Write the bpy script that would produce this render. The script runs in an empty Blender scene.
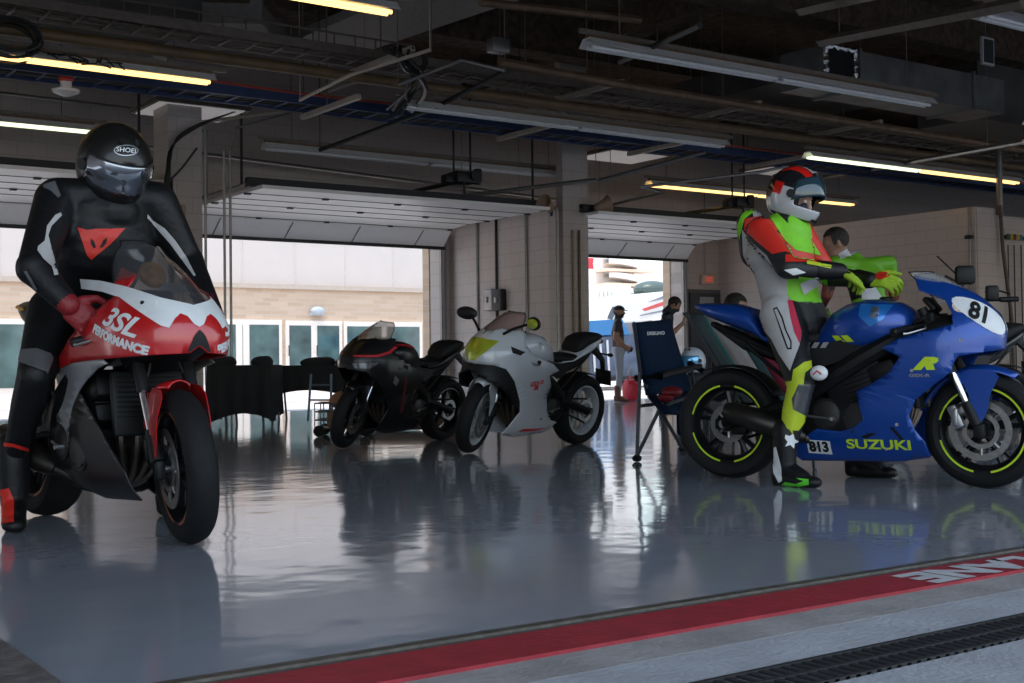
import bpy, bmesh, math, random
import numpy as np
from mathutils import Vector, Matrix
from mathutils.bvhtree import BVHTree
random.seed(7)
SC = bpy.context.scene
COL = SC.collection
PI = math.pi
R = math.radians
# ---------------------------------------------------------------- camera geometry (image taken as 1024x683)
FPX = 1280.; CH = .66
YAW = math.atan2(.58, .8146); PIT = 24/1280; ROL = .012
def _basis():
    f = Vector((math.sin(YAW), math.cos(YAW), 0)); r = Vector((math.cos(YAW), -math.sin(YAW), 0)); u = Vector((0, 0, 1))
    f2 = f*math.cos(PIT)+u*math.sin(PIT); u2 = u*math.cos(PIT)-f*math.sin(PIT)
    return f2, r*math.cos(ROL)-u2*math.sin(ROL), u2*math.cos(ROL)+r*math.sin(ROL)
CF, CR, CU = _basis()
CC = Vector((0, 0, CH))
def at(x, y, z=None, X=None, Y=None, d=None):
    """a point of the place seen at pixel x, y and lying on a given plane"""
    v = CF+CR*((x-512)/FPX)-CU*((y-341.5)/FPX)
    if z is not None: t = (z-CH)/v.z
    elif X is not None: t = X/v.x
    elif Y is not None: t = Y/v.y
    else: t = d
    return CC+v*t
# ---------------------------------------------------------------- materials
MATS = {}
def mat(name, col, rough=.5, metal=0., var=.06, nscale=14., coat=0., bump=0., bscale=40., spec=.5, emis=None, estr=0., sheen=0.):
    if name in MATS: return MATS[name]
    m = bpy.data.materials.new(name); m.use_nodes = True
    nt = m.node_tree; b = nt.nodes['Principled BSDF']
    tc = nt.nodes.new('ShaderNodeTexCoord')
    nz = nt.nodes.new('ShaderNodeTexNoise'); nz.inputs['Scale'].default_value = nscale; nz.inputs['Detail'].default_value = 4
    nt.links.new(tc.outputs['Object'], nz.inputs['Vector'])
    rp = nt.nodes.new('ShaderNodeValToRGB')
    c = col
    rp.color_ramp.elements[0].position = .3; rp.color_ramp.elements[1].position = .7
    rp.color_ramp.elements[0].color = (c[0]*(1-var), c[1]*(1-var), c[2]*(1-var), 1)
    rp.color_ramp.elements[1].color = (min(1, c[0]*(1+var)), min(1, c[1]*(1+var)), min(1, c[2]*(1+var)), 1)
    nt.links.new(nz.outputs['Fac'], rp.inputs['Fac']); nt.links.new(rp.outputs['Color'], b.inputs['Base Color'])
    b.inputs['Roughness'].default_value = rough; b.inputs['Metallic'].default_value = metal
    b.inputs['Coat Weight'].default_value = coat; b.inputs['Coat Roughness'].default_value = .06
    b.inputs['Specular IOR Level'].default_value = spec
    if sheen: b.inputs['Sheen Weight'].default_value = sheen
    if emis:
        b.inputs['Emission Color'].default_value = (*emis, 1); b.inputs['Emission Strength'].default_value = estr
    if bump:
        n2 = nt.nodes.new('ShaderNodeTexNoise'); n2.inputs['Scale'].default_value = bscale; n2.inputs['Detail'].default_value = 5
        nt.links.new(tc.outputs['Object'], n2.inputs['Vector'])
        bp = nt.nodes.new('ShaderNodeBump'); bp.inputs['Strength'].default_value = bump; bp.inputs['Distance'].default_value = .02
        nt.links.new(n2.outputs['Fac'], bp.inputs['Height']); nt.links.new(bp.outputs['Normal'], b.inputs['Normal'])
    MATS[name] = m
    return m
def glassy(name, col, alpha=.35, rough=.03):
    if name in MATS: return MATS[name]
    m = mat(name, col, rough, 0, .02); b = m.node_tree.nodes['Principled BSDF']
    b.inputs['Alpha'].default_value = alpha; b.inputs['Coat Weight'].default_value = 1; b.inputs['IOR'].default_value = 1.5
    return m
# ---------------------------------------------------------------- mesh building
def frame_of(d):
    d = Vector(d).normalized()
    a = Vector((0, 0, 1)) if abs(d.z) < .9 else Vector((1, 0, 0))
    s = d.cross(a).normalized(); t = s.cross(d).normalized()
    return s, t
class MB:
    def __init__(s): s.v = []; s.f = []; s.T = None
    def add(s, vs, fs):
        n = len(s.v)
        for p in vs:
            p = Vector(p); s.v.append(s.T(p) if s.T else p)
        for f in fs: s.f.append([i+n for i in f])
        return s
    def box(s, a, b, M=None):
        x0, y0, z0 = a; x1, y1, z1 = b
        vs = [Vector(p) for p in ((x0,y0,z0),(x1,y0,z0),(x1,y1,z0),(x0,y1,z0),(x0,y0,z1),(x1,y0,z1),(x1,y1,z1),(x0,y1,z1))]
        if M is not None: vs = [M @ p for p in vs]
        return s.add(vs, [(0,3,2,1),(4,5,6,7),(0,1,5,4),(1,2,6,5),(2,3,7,6),(3,0,4,7)])
    def bx(s, c, d, M=None):
        c = Vector(c); h = Vector(d)/2
        return s.box(tuple(c-h), tuple(c+h), M)
    def rbox(s, c, d, r=.01, M=None, seg=2):
        bm = bmesh.new(); bmesh.ops.create_cube(bm, size=1)
        for v in bm.verts: v.co = Vector((v.co.x*d[0], v.co.y*d[1], v.co.z*d[2]))
        bmesh.ops.bevel(bm, geom=bm.edges[:], offset=min(r, min(d)*.45), segments=seg, affect='EDGES', profile=.5)
        c = Vector(c)
        vs = [(M @ v.co if M is not None else v.co)+c for v in bm.verts]
        bm.verts.index_update()
        s.add(vs, [[v.index for v in f.verts] for f in bm.faces]); bm.free(); return s
    def tube(s, pts, r, n=8, cap=True, closed=False):
        pts = [Vector(p) for p in pts]; m = len(pts)
        rs = r if isinstance(r, (list, tuple)) else [r]*m
        vs = []; fs = []; prev = None
        for i, p in enumerate(pts):
            if closed: d = pts[(i+1) % m]-pts[i-1]
            else: d = pts[min(i+1, m-1)]-pts[max(i-1, 0)]
            if d.length < 1e-9: d = Vector((0, 0, 1))
            d.normalize()
            if prev is None: a, b = frame_of(d)
            else:
                a = prev-d*prev.dot(d)
                a = a.normalized() if a.length > 1e-6 else frame_of(d)[0]
                b = a.cross(d) if False else d.cross(a)
            prev = a
            b = d.cross(a)
            for k in range(n):
                t = 2*PI*k/n
                vs.append(p+(a*math.cos(t)+b*math.sin(t))*rs[i])
        for i in range(m if closed else m-1):
            j = (i+1) % m
            for k in range(n):
                l = (k+1) % n
                fs.append((i*n+k, i*n+l, j*n+l, j*n+k))
        if cap and not closed:
            fs.append(tuple(range(n))[::-1]); fs.append(tuple(range((m-1)*n, m*n)))
        return s.add(vs, fs)
    def cyl(s, a, b, r0, r1=None, n=16): return s.tube([a, b], [r0, r0 if r1 is None else r1], n)
    def lathe(s, prof, c, axis=(0,0,1), n=32, a0=0, a1=2*PI):
        """prof: list of (radius, offset along axis)"""
        ax = Vector(axis).normalized(); a, b = frame_of(ax); c = Vector(c)
        full = abs(a1-a0-2*PI) < 1e-6; m = len(prof); vs = []; fs = []
        nn = n if full else n+1
        for k in range(nn):
            t = a0+(a1-a0)*k/n; d = a*math.cos(t)+b*math.sin(t)
            for (r, h) in prof: vs.append(c+d*r+ax*h)
        for k in range(n):
            l = (k+1) % nn
            for i in range(m-1): fs.append((k*m+i, l*m+i, l*m+i+1, k*m+i+1))
        return s.add(vs, fs)
    def sphere(s, c, r, n=16, M=None):
        r = r if isinstance(r, (tuple, list)) else (r, r, r); c = Vector(c)
        vs = []; fs = []; h = n//2
        for i in range(1, h):
            ph = PI*i/h
            for k in range(n):
                t = 2*PI*k/n
                p = Vector((r[0]*math.sin(ph)*math.cos(t), r[1]*math.sin(ph)*math.sin(t), r[2]*math.cos(ph)))
                vs.append((M @ p if M is not None else p)+c)
        tp = Vector((0, 0, r[2])); vs.append((M @ tp if M is not None else tp)+c); vs.append((M @ -tp if M is not None else -tp)+c)
        for i in range(h-2):
            for k in range(n):
                l = (k+1) % n; fs.append((i*n+k, (i+1)*n+k, (i+1)*n+l, i*n+l))
        a = len(vs)-2; b = a+1
        for k in range(n):
            l = (k+1) % n; fs.append((a, k, l)); fs.append((b, (h-2)*n+l, (h-2)*n+k))
        return s.add(vs, fs)
    def grid(s, rows, closed=False):
        """rows: list of equal length point lists"""
        m = len(rows); n = len(rows[0]); vs = [p for r in rows for p in r]; fs = []
        for i in range(m-1):
            for k in range(n if closed else n-1):
                l = (k+1) % n
                fs.append((i*n+k, i*n+l, (i+1)*n+l, (i+1)*n+k))
        return s.add(vs, fs)
    def prism(s, poly, a, b, axis='y'):
        """extrude a 2-D polygon between a and b along an axis"""
        def P(p, h):
            return {'y': (p[0], h, p[1]), 'x': (h, p[0], p[1]), 'z': (p[0], p[1], h)}[axis]
        n = len(poly); vs = [P(p, a) for p in poly]+[P(p, b) for p in poly]
        fs = [tuple(range(n)), tuple(range(n, 2*n))[::-1]]+[(i, (i+1) % n+0, (i+1) % n+n, i+n) for i in range(n)]
        return s.add(vs, fs)
    def loft(s, secs, n=24):
        """secs: (x, yc, halfwidth, ztop, zbot, power) closed rings along x"""
        rows = []
        for q in secs:
            x, yc, w, zt, zb = q[:5]; e = q[5] if len(q) > 5 else 2.2
            row = []
            for k in range(n):
                t = 2*PI*k/n; c, d = math.cos(t), math.sin(t)
                row.append((x, yc+w*math.copysign(abs(c)**(2/e), c), (zt+zb)/2+(zt-zb)/2*math.copysign(abs(d)**(2/e), d)))
            rows.append(row)
        b = len(s.v); s.grid(rows, True)
        m = len(rows)
        s.f.append([b+k for k in range(n)][::-1]); s.f.append([b+(m-1)*n+k for k in range(n)])
        return s
    def mesh(s, name, smooth=35):
        me = bpy.data.meshes.new(name)
        me.from_pydata([tuple(p) for p in s.v], [], s.f)
        bm = bmesh.new(); bm.from_mesh(me)
        bmesh.ops.recalc_face_normals(bm, faces=bm.faces[:]); bm.to_mesh(me); bm.free()
        if smooth:
            for p in me.polygons: p.use_smooth = True
            me.set_sharp_from_angle(angle=R(smooth))
        me.update()
        return me
def link_mesh(name, me, m, parent=None, loc=(0,0,0), rot=(0,0,0)):
    o = bpy.data.objects.new(name, me); COL.objects.link(o)
    if m is not None and not me.materials: me.materials.append(m)
    o.location = loc; o.rotation_euler = rot
    if parent is not None: o.parent = parent
    return o
def obj(name, mb, m, parent=None, smooth=35, loc=None):
    if loc is not None:
        l = Vector(loc); mb.v = [p-l for p in mb.v]
    elif parent is not None and parent.get('_o') is not None:
        l = Vector(parent['_o']); mb.v = [p-l for p in mb.v]; loc = (0, 0, 0)
    else: loc = (0, 0, 0)
    o = link_mesh(name, mb.mesh(name, smooth), m, parent, loc)
    if parent is not None and parent.get('_o') is not None: o['_o'] = parent['_o']
    return o
def tag(o, label=None, cat=None, group=None, kind=None):
    if label: o['label'] = label
    if cat: o['category'] = cat
    if group: o['group'] = group
    if kind: o['kind'] = kind
    return o
def thing(name, label, cat, loc=(0,0,0), rz=0, group=None, rot=None, scale=1, world=False):
    """an Empty at the thing's base; world=True lets its parts be built in place coordinates"""
    o = bpy.data.objects.new(name, None); COL.objects.link(o)
    o.location = loc; o.rotation_euler = rot if rot else (0, 0, rz); o.scale = (scale,)*3
    o.empty_display_size = .1
    if world: o['_o'] = tuple(loc)
    return tag(o, label, cat, group)
def struct(name, mb, m, parent=None, smooth=35, label=None):
    o = obj(name, mb, m, parent, smooth)
    if parent is None: o['kind'] = 'structure'
    if label: o['label'] = label
    return o
def kids(o): return [c for c in bpy.data.objects if c.parent == o]
def dup(root, loc, rz=None, label=None):
    r = root.copy(); COL.objects.link(r); r.location = loc
    if rz is not None: r.rotation_euler = (0, 0, rz)
    if label: r['label'] = label
    for ch in kids(root):
        c = ch.copy(); COL.objects.link(c); c.parent = r
        for g in kids(ch):
            d = g.copy(); COL.objects.link(d); d.parent = c
    return r
def crv(pts, n=6, closed=False):
    """Catmull-Rom through points"""
    P = [Vector(p) for p in pts]; out = []; m = len(P)
    for i in range(m if closed else m-1):
        p0 = P[(i-1) % m] if closed or i > 0 else P[0]*2-P[1]
        p1 = P[i]; p2 = P[(i+1) % m]
        p3 = P[(i+2) % m] if closed or i+2 < m else P[-1]*2-P[-2]
        for k in range(n):
            t = k/n
            out.append(.5*((2*p1)+(p2-p0)*t+(2*p0-5*p1+4*p2-p3)*t*t+(3*p1-p0-3*p2+p3)*t**3))
    if not closed: out.append(P[-1])
    return out
def lerp(tab, x):
    if x <= tab[0][0]: return tab[0][1]
    for (a, p), (b, q) in zip(tab, tab[1:]):
        if x <= b:
            t = (x-a)/(b-a); return p+(q-p)*t
    return tab[-1][1]
def slerp(tab, x):
    """smooth (cosine free) monotone-ish table look-up: average of three linear look-ups"""
    h = .03
    return (lerp(tab, x-h)+2*lerp(tab, x)+lerp(tab, x+h))/4
# flat shapes cut into a fine mesh, for laying on curved surfaces
def poly_cells(loops, step):
    """loops: list of 2-D outlines (no holes); returns verts (2-D), faces"""
    bm = bmesh.new()
    for lp in loops:
        try: bm.faces.new([bm.verts.new((p[0], p[1], 0)) for p in lp])
        except Exception: pass
    bmesh.ops.triangulate(bm, faces=[f for f in bm.faces if len(f.verts) > 4])
    xs = [v.co.x for v in bm.verts]; ys = [v.co.y for v in bm.verts]
    sx, sy = step if isinstance(step, (tuple, list)) else (step, step)
    for a0, a1, no, st, i in ((min(xs), max(xs), (1,0,0), sx, 0), (min(ys), max(ys), (0,1,0), sy, 1)):
        k = math.floor(a0/st)+1
        while k*st < a1-1e-6:
            co = (k*st, 0, 0) if i == 0 else (0, k*st, 0)
            bmesh.ops.bisect_plane(bm, geom=bm.verts[:]+bm.edges[:]+bm.faces[:], plane_co=co, plane_no=no, dist=1e-6)
            k += 1
    bm.verts.index_update()
    vs = [(v.co.x, v.co.y) for v in bm.verts]; fs = [[v.index for v in f.verts] for f in bm.faces]
    bm.free()
    return vs, fs
def text_cells(txt, size, step, bold=0., shear=0., sx=1.):
    cu = bpy.data.curves.new('t', 'FONT'); cu.body = txt; cu.size = size; cu.align_x = 'CENTER'; cu.align_y = 'CENTER'
    cu.offset = bold; cu.shear = shear
    o = bpy.data.objects.new('t', cu); COL.objects.link(o)
    dg = bpy.context.evaluated_depsgraph_get(); dg.update()
    me = bpy.data.meshes.new_from_object(o.evaluated_get(dg))
    bm = bmesh.new(); bm.from_mesh(me); bmesh.ops.remove_doubles(bm, verts=bm.verts[:], dist=1e-5)
    xs = [v.co.x for v in bm.verts]; ys = [v.co.y for v in bm.verts]
    for a0, a1, no in ((min(xs), max(xs), (1,0,0)), (min(ys), max(ys), (0,1,0))):
        k = math.floor(a0/step)+1
        while k*step < a1-1e-6:
            bmesh.ops.bisect_plane(bm, geom=bm.verts[:]+bm.edges[:]+bm.faces[:], plane_co=(k*step*no[0], k*step*no[1], 0), plane_no=no, dist=1e-6)
            k += 1
    bm.verts.index_update()
    vs = [(v.co.x*sx, v.co.y) for v in bm.verts]; fs = [[v.index for v in f.verts] for f in bm.faces]
    bm.free(); bpy.data.objects.remove(o); bpy.data.curves.remove(cu); bpy.data.meshes.remove(me)
    return vs, fs
def bvh_of(objs):
    """BVH in the common parent's coordinates"""
    vs = []; fs = []
    dg = bpy.context.evaluated_depsgraph_get(); dg.update()
    for o in objs:
        me = o.data; n = len(vs)
        M = o.matrix_basis
        vs += [M @ v.co for v in me.vertices]; fs += [[i+n for i in p.vertices] for p in me.polygons]
    return BVHTree.FromPolygons(vs, fs)
def decal(name, cells, org, ex, ey, bvh, m, parent, off=.003, label=None):
    """lay a flat shape on a surface: looks along -(ex x ey) from org"""
    vs, fs = cells; ex = Vector(ex).normalized(); ey = Vector(ey).normalized(); n = ex.cross(ey).normalized(); org = Vector(org)
    P = []; ok = []
    for x, y in vs:
        q = org+ex*x+ey*y
        h = bvh.ray_cast(q+n*.3, -n, .8)
        if h[0] is None: P.append(q); ok.append(False)
        else:
            nn = h[1] if h[1].dot(n) > 0 else -h[1]
            P.append(h[0]+(nn+n).normalized()*off); ok.append(True)
    mb = MB(); mb.v = P; mb.f = [f for f in fs if all(ok[i] for i in f)]
    if not mb.f: print('DECAL MISSED', name); return None
    me = bpy.data.meshes.new(name); me.from_pydata([tuple(p) for p in mb.v], [], mb.f)
    bm = bmesh.new(); bm.from_mesh(me)
    bmesh.ops.delete(bm, geom=[v for v in bm.verts if not v.link_faces], context='VERTS')
    bm.normal_update()
    for f in bm.faces:
        if f.normal.dot(n) < 0: f.normal_flip()
    bm.to_mesh(me); bm.free()
    for p in me.polygons: p.use_smooth = True
    o = link_mesh(name, me, m, parent)
    if label: o['label'] = label
    return o
SKY_STR = .50; SUN_E = 3.3; SUN_DIR = (-.25,-.12,.95); EXPO = .15
# ================================================================ the setting
M_WALL = mat('painted_block', (.46,.41,.375), .75, var=.05, nscale=1.2)
def block_mat(name, c1, c2, mortar, scale, bw=.4, bh=.2, rough=.8, ms=.01, axis='xz'):
    m = mat(name, c1, rough); nt = m.node_tree; b = nt.nodes['Principled BSDF']
    tc = [n for n in nt.nodes if n.type == 'TEX_COORD'][0]
    mp = nt.nodes.new('ShaderNodeSeparateXYZ'); cb = nt.nodes.new('ShaderNodeCombineXYZ')
    nt.links.new(tc.outputs['Object'], mp.inputs[0])
    nt.links.new(mp.outputs['X' if axis[0] == 'x' else 'Y'], cb.inputs[0]); nt.links.new(mp.outputs['Z'], cb.inputs[1])
    br = nt.nodes.new('ShaderNodeTexBrick'); br.inputs['Scale'].default_value = scale
    br.inputs['Brick Width'].default_value = bw; br.inputs['Row Height'].default_value = bh; br.inputs['Mortar Size'].default_value = ms
    br.inputs['Color1'].default_value = (*c1, 1); br.inputs['Color2'].default_value = (*c2, 1); br.inputs['Mortar'].default_value = (*mortar, 1)
    nt.links.new(cb.outputs[0], br.inputs['Vector']); nt.links.new(br.outputs['Color'], b.inputs['Base Color'])
    return m
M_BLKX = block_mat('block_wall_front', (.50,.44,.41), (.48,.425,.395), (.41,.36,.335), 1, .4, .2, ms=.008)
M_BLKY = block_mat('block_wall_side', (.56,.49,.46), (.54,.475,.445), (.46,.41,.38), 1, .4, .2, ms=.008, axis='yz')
M_BRICK = block_mat('tan_brick', (.62,.46,.34), (.52,.37,.26), (.55,.45,.36), 1, .5, .12, ms=.012)
M_DARK = mat('dark_metal', (.02,.02,.022), .5, .3)
M_GALV = mat('galvanised_steel', (.26,.255,.25), .42, .8, var=.12, nscale=6)
M_STRUT = mat('strut_channel', (.17,.14,.115), .6, .3, var=.15)
M_WHITE = mat('white_enamel', (.72,.71,.68), .45)
M_PANELW = mat('white_door_panel', (.90,.88,.86), .45, var=.02)

# floor: polished grey epoxy with a faint swell, so reflections stretch and ripple
def floor_mat():
    m = mat('polished_grey_floor', (.30,.32,.37), .085, var=.08, nscale=1.1, spec=.85, coat=0)
    nt = m.node_tree; b = nt.nodes['Principled BSDF']; tc = [n for n in nt.nodes if n.type == 'TEX_COORD'][0]
    b.inputs['Coat Roughness'].default_value = .055
    nz = nt.nodes.new('ShaderNodeTexNoise'); nz.inputs['Scale'].default_value = 3.2; nz.inputs['Detail'].default_value = 2
    n2 = nt.nodes.new('ShaderNodeTexNoise'); n2.inputs['Scale'].default_value = 14; n2.inputs['Detail'].default_value = 2
    nt.links.new(tc.outputs['Object'], nz.inputs['Vector']); nt.links.new(tc.outputs['Object'], n2.inputs['Vector'])
    ad = nt.nodes.new('ShaderNodeMath'); ad.operation = 'MULTIPLY_ADD'; ad.inputs[1].default_value = .10
    nt.links.new(n2.outputs['Fac'], ad.inputs[0]); nt.links.new(nz.outputs['Fac'], ad.inputs[2])
    bp = nt.nodes.new('ShaderNodeBump'); bp.inputs['Strength'].default_value = .16; bp.inputs['Distance'].default_value = .02
    nt.links.new(ad.outputs[0], bp.inputs['Height']); nt.links.new(bp.outputs['Normal'], b.inputs['Normal']); nt.links.new(bp.outputs['Normal'], b.inputs['Coat Normal'])
    return m
M_FLOOR = floor_mat()
V0 = 2.64          # garage threshold
VW = 18.0          # door wall
struct('floor', MB().box((-6,V0,-.1), (40,VW+.1,0)), M_FLOOR)
# apron outside the threshold, in bands
M_CONC = mat('pit_lane_concrete', (.36,.375,.41), .8, var=.12, nscale=5, bump=.3, bscale=60)
M_CONC2 = mat('brown_grey_concrete', (.30,.285,.285), .85, var=.16, nscale=6, bump=.3, bscale=50)
M_ASPH = mat('outside_asphalt', (.62,.57,.54), .85, var=.1, nscale=3)
def band_v(y):   # v of a line along u crossing image column 512
    return at(512, y, z=0).y
struct('ground_pit_lane', MB().box((-30,-14,-.12), (60,V0,-.012)), M_CONC, label='pale grey pit lane concrete in front of the garage')
v_r1 = at(512,658,z=0).y
# metal edge of the polished floor
tag(obj('floor_edge_strip', MB().box((-6,V0-.035,-.05), (40,V0,.004)).box((-6,V0-.06,-.05), (40,V0-.035,-.003)), mat('worn_steel_edge', (.13,.12,.105), .5, .5, var=.3, nscale=30)), kind='structure')
M_RED = mat('red_line_paint', (.32,.022,.035), .55, var=.15, nscale=10, bump=.2)
st = obj('red_line', MB().box((-6,v_r1,-.03), (40,V0-.06,-.002)), M_RED); tag(st, kind='structure')
gv1 = at(925,603,z=0).y
tag(obj('concrete_band', MB().box((-6,gv1,-.05), (40,v_r1,-.0113)), M_CONC2), kind='structure')
# slot drain with a grate
gt0 = at(1024,611,z=0).y; gt1 = at(1024,634,z=0).y
gr = thing('drain_grate', 'black cast drain grate running across the concrete in front of the garage', 'drain', (4,(gt0+gt1)/2,0), world=True)
mb = MB().box((-4,gt1,-.06),(14,gt0,-.03))
obj('channel', mb, M_DARK, gr)
mb = MB().box((-4,gt1,-.03),(14,gt1+.012,-.004)).box((-4,gt0-.012,-.03),(14,gt0,-.004)).box((-4,(gt0+gt1)/2-.006,-.03),(14,(gt0+gt1)/2+.006,-.004))
x = 0.
while x < 9:
    mb.box((x,gt1,-.03),(x+.014,gt0,-.006)); x += .034
obj('bars', mb, mat('cast_iron', (.035,.035,.038), .6, .4), gr)
# LANE lettering, read from inside the garage (so upside down from here)
def flat_text(txt, size, loc, rz, m, name, parent=None, bold=.0, sx=1., th=.002):
    vs, fs = text_cells(txt, size, 10, bold, 0, sx)
    c, s_ = math.cos(rz), math.sin(rz)
    mb = MB(); mb.add([(loc[0]+x*c-y*s_, loc[1]+x*s_+y*c, loc[2]) for x, y in vs], fs)
    return obj(name, mb, m, parent, 0)
l0 = at(893,577,z=0); l1 = at(1016,553,z=0)
lane = flat_text('LANE', (V0-.06-v_r1)*1.02, ((l0.x+l1.x)/2-.02,(v_r1+V0-.07)/2,.0), PI, mat('white_paint_letters', (.52,.53,.55), .6, var=.1), 'lane_lettering', bold=.012, sx=(l1.x-l0.x)/((V0-.06-v_r1)*1.02*2.72))
tag(lane, 'white painted word LANE on the red line at the garage threshold', 'lettering')
# dark kerb corner at bottom left
mb = MB(); a = at(0,640,z=.0); b = at(60,683,z=0)
mb.prism([(a.x-1.2,a.y+.2),(a.x,a.y),(b.x,b.y),(b.x-.1,b.y-.3),(a.x-1.2,b.y-.3)], -.05, .006, 'z')
tag(obj('kerb_corner', mb, mat('worn_kerb', (.12,.105,.10), .8, var=.35, nscale=20, bump=.5), None, 0), kind='structure')

# door wall: pillars, lintel, block work
H = 5.7
D = [(.75,5.35),(6.75,11.35),(12.2,16.8)]       # roller door openings along u
HD = 2.72
mb = MB(); x = -8
for a, b in D+[(40,41)]:
    mb.box((x,VW,0),(a,VW+.3,H)); mb.box((a,VW,HD+.25),(b,VW+.3,H)); x = b
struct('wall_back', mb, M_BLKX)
# brick outer reveals seen at the right jambs
mb = MB()
for a, b in D: mb.box((b-.02,VW+.3,0),(b+.25,VW+.5,HD+.6)); mb.box((a-.25,VW+.3,0),(a+.02,VW+.5,HD+.6))
struct('wall_brick_reveal', mb, M_BRICK)
mb = MB()
for a, b in D:
    mb.box((b,VW-.06,0),(b+.1,VW,HD+.1)); mb.box((a-.1,VW-.06,0),(a,VW,HD+.1))
struct('trim_1', mb, M_GALV, label='steel door jamb tracks')
# stub walls between the bays with pillars at their near ends
VP = 15.25
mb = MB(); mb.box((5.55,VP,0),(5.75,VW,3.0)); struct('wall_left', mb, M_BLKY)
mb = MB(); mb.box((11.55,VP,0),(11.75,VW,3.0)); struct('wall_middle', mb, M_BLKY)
cl0 = at(564,300,Y=VP); cl1 = at(589,300,Y=VP)
mb = MB(); mb.box((cl0.x,VP,0),(cl1.x,VP+.16,H)); struct('wall_pillar_middle', mb, M_BLKX)
cl2 = at(169,300,Y=VP); cl3 = at(203,300,Y=VP)
mb = MB(); mb.box((cl2.x,VP,0),(cl3.x,VP+.5,H)); struct('wall_pillar_left', mb, M_BLKX)
# right wall, low, with its pillar
v_r = at(975,207,X=17.8).y
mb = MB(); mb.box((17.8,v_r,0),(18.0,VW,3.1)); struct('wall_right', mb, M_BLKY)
mb = MB(); mb.box((17.82,v_r-.02,0),(18.4,v_r+.3,3.1)); struct('wall_pillar_right', mb, M_BLKX)
mb = MB(); mb.box((18.4,v_r+.15,0),(34,v_r+.35,3.02)); struct('wall_far_right', mb, M_BLKX)
# ceiling: rough sprayed deck, downstand beams
M_CEIL = mat('sprayed_fireproofing', (.095,.066,.046), .95, var=.45, nscale=9, bump=1., bscale=18)
mb = MB(); mb.box((-12,-1.5,H),(44,VW+.35,H+.5)); struct('ceiling', mb, M_CEIL)
mb = MB()
for v in (3.4, 7.6, 11.2, 14.6): mb.box((-12,v,H-.55),(44,v+.4,H))
for u in (-6.2,-.2,5.8,11.85,17.85,24): mb.box((u,-1.4,H-.35),(u+.35,VW,H))
struct('ceiling_beams', mb, M_CEIL)
struct('wall_front_sky_block', MB().box((-12,V0+.25,3.0),(44,V0+.5,H)), M_BLKX)  # unseen lintel added to keep sky light off the upper walls and ceiling
# side enclosures far away, closing the garage row
struct('wall_side_left', MB().box((-12.2,-2,0),(-12,VW+.3,H)), M_BLKY)
struct('wall_side_right', MB().box((40,2,0),(40.2,VW+.3,H)), M_BLKY)

# ---------------------------------------------------------------- overhead sectional doors, rolled up
def updoor(n, a, b):
    root = thing('door_%d' % n, None, None, ((a+b)/2, VW-.2, HD), world=True); root['kind'] = 'structure'
    zt = 2.93
    # lowest section hangs slanted in the opening, the rest lies flat under the ceiling
    L = [(VW-.18,HD-.1),(VW-.42,2.86)]
    vv = VW-.42; secs = [L]
    k = 0
    while vv > 15.35:
        secs.append([(vv,2.86+.07*min(1,k+.5)),(vv-.52,zt)]); vv -= .54; k += 1
    for (v0,z0),(v1,z1) in secs:
        mb = MB(); mb.prism([(v0,z0),(v1,z1),(v1,z1+.045),(v0,z0+.045)], a+.03, b-.03, 'x'); 
        obj('door_section', mb, M_PANELW, root)
    for (v0,z0),(v1,z1) in secs[1:]:
        obj('section_joint', MB().box((a+.03,v0-.014,z0-.006),(b-.03,v0+.014,z0+.004)), M_DARK, root)
    mb = MB()
    for k_, ((v0,z0),(v1,z1)) in enumerate(secs[1:]):
        if k_ % 2: continue
        for q in range(5):
            u = a+.06+(b-a-.12)*q/4
            mb.box((u-.04,v0-.03,z0-.022),(u+.04,v0+.03,z0+.002))
    obj('hinge', mb, M_DARK, root)
    mb = MB()
    for q in range(4):
        u = a+(b-a)*(q+.5)/4
        mb.tube([(u-.02,secs[0][0][0],secs[0][0][1]-.004),(u+.02,secs[0][1][0],secs[0][1][1]-.004)], .012, 4)
    obj('stile', mb, M_GALV, root)
    obj('bottom_seal', MB().box((a,VW-.2,HD-.14),(b,VW-.15,HD-.09)), M_DARK, root)
    for u in (a-.03, b+.03):
        mb = MB(); pts = [(u,VW-.08,.02),(u,VW-.08,HD),(u,VW-.2,2.9),(u,VW-.5,3.0),(u,15.2,3.02)]
        mb.tube(pts, .028, 4); obj('track', mb, M_GALV, root)
        mb = MB(); mb.cyl((u,15.4,3.02),(u,15.4,4.2),.018,n=6); obj('track_hanger', mb, M_DARK, root)
    obj('end_beam', MB().box((a-.05,15.15,2.98),(b+.05,15.25,3.10)), M_DARK, root)
    # operator with its rail
    if n == 1: return root
    um = (a+b)/2+.35*(b-a)/2
    mb = MB(); mb.rbox((um,15.0,3.30),(.34,.3,.16),.02).rbox((um-.24,15.0,3.27),(.14,.16,.12),.02).cyl((um-.1,14.8,3.22),(um-.1,14.8,3.05),.015,n=6).rbox((um+.22,14.94,3.33),(.10,.1,.22),.02).cyl((um+.1,14.8,3.32),(um+.1,15.1,3.32),.07,n=14)
    mb.cyl((um-.14,15,3.35),(um-.14,15,4.6),.015,n=6).cyl((um+.14,15,3.35),(um+.14,15,4.6),.015,n=6)
    obj('operator_motor', mb, M_DARK, root)
    obj('operator_rail', MB().tube([(um-.1,15.0,3.24),(um-.1,VW-.05,3.24)], .03, 4), M_DARK, root)
    return root
for i, (a, b) in enumerate(D): updoor(i+1, a, b)
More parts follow.
